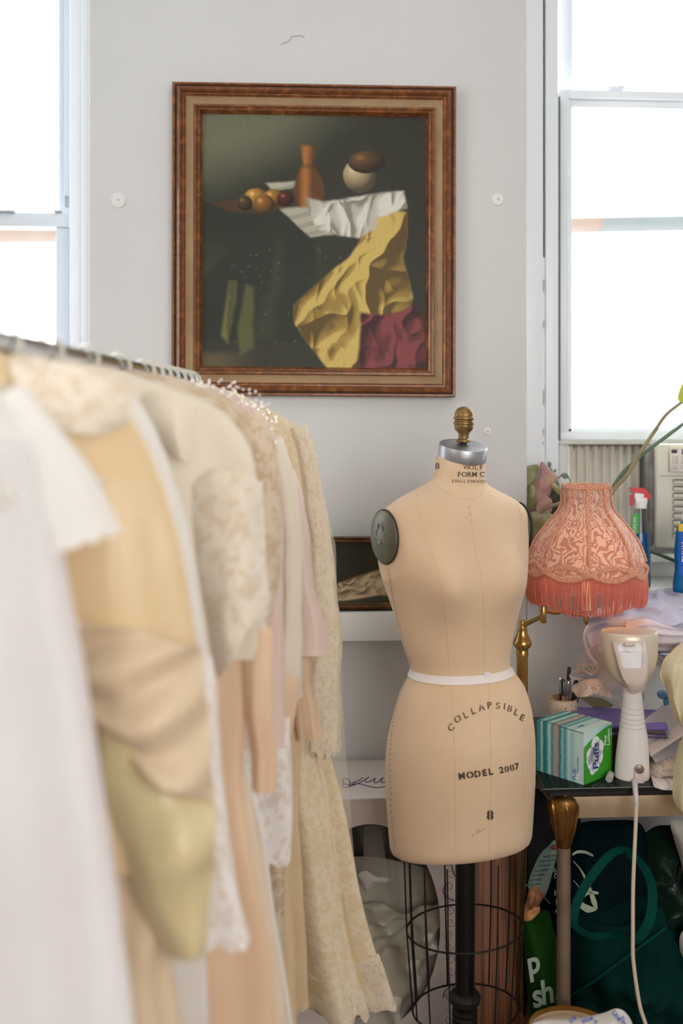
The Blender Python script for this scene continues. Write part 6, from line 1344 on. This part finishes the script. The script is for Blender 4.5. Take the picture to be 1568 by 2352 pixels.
b = B().pillow([(1540, 1888), (1570, 1884), (1640, 1890), (1640, 2080), (1580, 2060), (1566, 1990), (1548, 1930)], 2.40, .035, 12, 60, .02, 20, center=(1600, 1970, 2.4)); tag(make('white_cloth', b, cloth('off_white_linen', (206, 200, 186), .8, .1, .4, 120, .1, .1, .2, wrinkle=.4)), 'off-white linen cloth stuffed beside the green bags at the right edge', 'cloth')
b = B().pillow([(1566, 2140), (1640, 2130), (1640, 2290), (1574, 2280), (1564, 2210)], 2.36, .03, 10, 50, .015, 20); tag(make('white_cloth', b, bpy.data.materials['off_white_linen']), 'small white cloth at the right edge beside the teal tote', 'cloth')
# food packet with print
t = thing('snack_packet', P(1240, 2060, 2.38), 'pale teal printed packet with a brown food picture wedged beside the striped board', 'packet')
pk = [(1272, 1930), (1283, 1936), (1280, 1960), (1272, 1990), (1262, 2030), (1250, 2060), (1230, 2070), (1213, 2040), (1216, 2016), (1226, 1990), (1240, 1962), (1258, 1944)]
make('packet_body', B().pillow(pk, 2.36, .012, 8, 50, .004, 16), mat('pale_teal_foil', (120, 142, 132), .5, 0, .1, 40), t)
b = B(); rt2 = math.radians(62)
for k in range(7):
    letter(b, random.choice(('soft & moist', 'all natural', 'ready to eat', 'with real oats', 'net weight')), .008, lambda x, y: P(1266-k*7.4, 1968+k*11, 2.345)+RT*(x*.95-y*.12)+UP*(y*.95+x*.12), .0002)
make('packet_lettering', b, mat('dark_green_print', (52, 84, 78), .6), t)
b = B().pillow([(1216, 2044), (1232, 2030), (1250, 2052), (1238, 2080), (1226, 2106), (1206, 2112), (1200, 2100), (1208, 2070)], 2.352, .010, 8, 40, .008, 40); make('food_picture', b, mat('brown_food_print', (96, 62, 38), .5, 0, .2, 40, 0, 60, vcol=(170, 110, 64)), t)
b = B().pillow([(1202, 2100), (1216, 2086), (1234, 2078), (1240, 2092), (1222, 2112), (1206, 2116)], 2.346, .008, 6, 36, .006, 50); make('food_picture', b, mat('orange_brown_print', (176, 112, 66), .5, 0, .2, 40, 0, 70, vcol=(206, 150, 100)), t)
b = B().pillow([(1268, 1944), (1282, 1940), (1280, 1950), (1270, 1952)], 2.345, .003, 5, 20); make('red_seal', b, mat('red_print', (150, 50, 50), .5), t)

# gold-rimmed bin with a printed paper bag
cb = P(1316, 2352, 2.12); zb = P(1316, 2368, 2.12).z; cb = V((cb.x, cb.y, 0)); kb = 2.12/FPX; Rb = 104*kb
t = thing('round_bin', cb, 'round beige bin with a brass rim at the bottom edge of the picture', 'bin')
make('bin_body', B().lathe([(Rb*.86, 0), (Rb*.95, .01), (Rb*.985, zb-.01), (Rb*.95, zb-.012), (Rb*.92, .05), (0, .045)], cb, 56), mat('beige_bin', (206, 180, 150), .5), t)
make('brass_rim', B().lathe([(Rb*.975, zb-.022), (Rb, zb-.02), (Rb, zb), (Rb*.965, zb), (Rb*.965, zb-.022)], cb, 64, cap=False), M_brass, t)
make('bin_liner', B().lathe([(Rb*.94, zb-.02), (Rb*.7, zb-.022), (0, zb-.022)], cb, 48), mat('beige_liner', (214, 190, 162), .6), t)
d5 = 2.02
t = thing('paper_bag', P(1340, 2380, d5), 'white paper bag with blue print lying on the brass-rimmed bin', 'bag')
bgs = make('bag_body', B().pillow([(1222, 2352), (1300, 2344), (1360, 2336), (1404, 2320), (1424, 2318), (1440, 2330), (1452, 2352), (1460, 2390), (1400, 2420), (1250, 2410)], d5, .03, 12, 70, .012, 22), cloth('white_paper_print', (226, 220, 214), .7, .1, .4, 60, .0, .06, .3, wrinkle=.3), t)
b = B()
for tx_, px, py, r in (('Uline', 1412, 2336, -50), ('blue', 1350, 2346, 20), ('p', 1368, 2350, 0), ('ink', 1318, 2345, 40), ('Fine', 1428, 2350, -60)):
    cr, sr = math.cos(math.radians(r)), math.sin(math.radians(r)); letter(b, tx_ if tx_ != 'Uline' else 'Line', .014, lambda x, y: P(px, py, d5-.036)+RT*(x*cr-y*sr)+UP*(x*sr+y*cr), .0004)
make('blue_lettering', b, mat('royal_blue_print', (60, 100, 190), .5), t)

# ------------------------------------------------------------- gown box and striped board
dX = 2.46
bz = P(800, 1833, dX).z; bx0, bx1 = P(640, 2000, dX), P(1082, 2000, dX); yB = (bx0.y+bx1.y)/2
xa, xb = bx0.x, bx1.x; yb0 = yB; yb1 = -.02
t = thing('gown_box', V(((xa+xb)/2, (yb0+yb1)/2, 0)), 'large white gown preservation box with an oval window standing against the wall', 'box')
M_card = mat('white_card', (214, 208, 202), .6, 0, .05, 60); M_cardf = mat('pinkish_white_card', (206, 192, 184), .6, 0, .05, 60)
b = B().span((xa, yb0, bz-.006), (xb, yb1, bz), .001); make('box_top', b, M_card, t)
b = B().span((xa, yb0+.002, 0), (xa+.006, yb1, bz-.006)).span((xb-.006, yb0+.002, 0), (xb, yb1, bz-.006)).span((xa, yb1-.006, 0), (xb, yb1, bz-.006)).span((xa, yb0+.002, 0), (xb, yb1, .006)); make('box_shell', b, M_card, t)
wc = PY(848, 2132, yb0); wr = (1012-848)*dX/FPX; wh = (2132-1893)*dX/FPX; n = 72; z0 = 0.0; b = B()
ov = [V((wc.x+math.cos(2*PI*k/n)*wr, yb0, wc.z+math.sin(2*PI*k/n)*wh)) for k in range(n)]
def torect(p):
    dx, dz = p.x-wc.x, p.z-wc.z; s_ = min(((xb if dx > 0 else xa)-wc.x)/dx if abs(dx) > 1e-6 else 1e9, ((bz-.006 if dz > 0 else 0)-wc.z)/dz if abs(dz) > 1e-6 else 1e9); return V((wc.x+dx*s_, yb0, wc.z+dz*s_))
rc = [torect(p) for p in ov]
for cx_, cz_ in ((xa, 0), (xb, 0), (xa, bz-.006), (xb, bz-.006)):
    k = min(range(n), key=lambda i: (rc[i]-V((cx_, yb0, cz_))).length); rc[k] = V((cx_, yb0, cz_))
b.add(ov+rc, [(k, (k+1) % n, n+(k+1) % n, n+k) for k in range(n)]); b.add([p+V((0, .003, 0)) for p in ov]+[p+V((0, .003, 0)) for p in rc], [((k+1) % n, k, n+k, n+(k+1) % n) for k in range(n)])
make('front_panel', b, M_cardf, t)
make('window_film', B().add([p+V((0, .004, 0)) for p in ov], [tuple(range(n-1, -1, -1))]), clear('clear_film', (240, 240, 236), .12, .06, .96), t)
make('inner_lining', B().span((xa+.01, yb1-.02, .01), (xb-.01, yb1-.016, bz-.01)), mat('dark_lining', (96, 86, 76), .8), t)
M_pur = mat('purple_script', (92, 66, 112), .5)
b = B()
def topz(px, py): p = PZ(px, py, bz+.0006); return p
for pts in (((786, 1800), (790, 1808), (800, 1806), (803, 1795), (796, 1788), (788, 1790), (790, 1800), (806, 1803), (816, 1798)), ((806, 1799), (820, 1794), (834, 1786)), ((812, 1804), (828, 1796), (844, 1787), (846, 1785), (838, 1793), (842, 1797), (852, 1793), (862, 1788), (858, 1796), (866, 1797), (874, 1790), (880, 1786), (874, 1796), (882, 1797), (900, 1788)), ((800, 1808), (822, 1800), (846, 1806), (870, 1809), (896, 1802))):
    b.tube(spline([topz(*p) for p in pts], 50), .0013, 5)
make('script_lettering', b, M_pur, t)
b = B(); b2 = B()
for k in range(14):
    py = 1978+k*28; cx_ = 1032+4*math.sin(k*1.7); s_ = 1 if k % 2 else -1
    b.tube(spline([PY(cx_+s_*math.cos(a_)*r_, py+math.sin(a_)*r_*1.0, yb0-.0012) for a_, r_ in [(j*.75, 12-j*.95) for j in range(11)]], 40), .0006, 4)
for pts in (((1033, 1975), (1040, 1998), (1044, 2012)), ((1030, 2026), (1018, 2042), (1024, 2060), (1046, 2070)), ((1046, 2262), (1022, 2276), (1018, 2292))): b2.tube(spline([PY(x, y, yb0-.0012) for x, y in pts], 20), .0014, 5)
make('scroll_print', b, mat('grey_scroll', (104, 92, 100), .6), t); make('purple_scroll', b2, M_pur, t)
dW = dX+.09
t = thing('packed_gown', PY(848, 2380, yb0+.09), 'folded ivory gown with a satin collar inside the oval window of the gown box', 'gown')
M_pk = cloth('shaded_ivory', (216, 208, 192), .6, .1, .45, 60, .1, .1, .3, wrinkle=.5); M_pk2 = cloth('white_collar', (224, 222, 218), .4, .1, .3, 60, .1, .05, .4)
make('gown_body', B().pillow([(700, 1990), (800, 1968), (900, 1975), (1000, 2010), (1030, 2100), (1020, 2300), (1000, 2372), (840, 2374), (690, 2370), (670, 2200)], dX+.14, .05, 16, 90, .04, 12, center=(850, 2180, dX+.14)), M_pk, t)
make('collar', B().pillow([(822, 2010), (840, 2000), (866, 2012), (892, 2018), (888, 2026), (862, 2024), (850, 2034), (840, 2050), (832, 2030)], dX+.035, .008, 8, 50, .004, 20), M_pk2, t)
for x0_, x1_ in ((836, 868), (862, 890)): pass
make('tulle_fold', B().sheet([[(836, 1900, dX+.05), (855, 1895, dX+.045), (876, 1902, dX+.05)], [(834, 1960, dX+.045), (860, 1960, dX+.035), (884, 1966, dX+.045)], [(830, 2010, dX+.04), (862, 2014, dX+.03), (894, 2020, dX+.04)]], 20, 24, .001, .004, 18), sheer('grey_tulle', (206, 200, 188), .25, .3), t)
make('drape', B().sheet([[(720, 2110, dX+.045), (850, 2080, dX+.04), (960, 2090, dX+.04), (1030, 2060, dX+.05)], [(720, 2200, dX+.04), (850, 2190, dX+.03), (960, 2190, dX+.03), (1030, 2180, dX+.04)], [(720, 2366, dX+.05), (850, 2366, dX+.03), (960, 2366, dX+.04), (1030, 2366, dX+.05)]], 50, 44, .004, .02, 12, 0, lambda u, v: .018*math.sin(14*u+9*v)+.012*math.sin(25*u-13*v)+.007*math.sin(40*v+18*u)), M_pk, t)

def striped():
    tt = NT('striped_brown_wood'); co = tt.n('ShaderNodeTexCoord').outputs['UV']; n1 = tt.noise(tt.map(co, (1, .012, 1)), 95, 5, .2); n2 = tt.noise(tt.map(co, (1, .02, 1)), 26, 3, .1); n3 = tt.noise(tt.map(co, (1, .08, 1)), 180, 3)
    c = tt.ramp(tt.math('ADD', tt.math('MULTIPLY', n1, .6), tt.math('MULTIPLY', n2, .4)), [(.36, lin((36, 20, 12))), (.43, lin((112, 66, 36))), (.5, lin((156, 96, 54))), (.56, lin((84, 48, 26))), (.62, lin((164, 102, 58)))])
    return tt.done(tt.bsdf(c, .5, 0, .4, 0, 0, tt.bump(n3, .15, .002)))
t_ = B(); pts = [(1090, 1790, 2.56), (1194, 1790, 2.56), (1206, 2040, 2.46), (1219, 2404, 2.42), (1060, 2404, 2.42)]
q_ = [P(*p) for p in pts]; lowz = min(p.z for p in q_)
tl, tr, mr, br, bl = q_
tl = P(1092, 1760, 2.57); tr = P(1190, 1760, 2.57); br = P(1222, 2418, 2.385); bl = P(1090, 2418, 2.385); br.z = bl.z = 0.0
nn = (tr-tl).cross(bl-tl).normalized(); nn = nn if nn.dot(FW) > 0 else -nn
t_.grid(lambda u, v: tl.lerp(tr, u).lerp(bl.lerp(br, u), v), 8, 12, 0, lambda u, v: (u*.16, v*.7)); t_.grid(lambda u, v: tl.lerp(tr, 1-u).lerp(bl.lerp(br, 1-u), v)+nn*.02, 8, 12, 0, lambda u, v: (u*.16, v*.7))
for a_, b_ in ((tl, bl), (br, tr), (tr, tl), (bl, br)): t_.add([a_, b_, b_+nn*.02, a_+nn*.02], [(0, 1, 2, 3)])
tag(make('striped_board', t_, striped()), 'dark striped brown wooden board leaning behind the black cage stand', 'board')
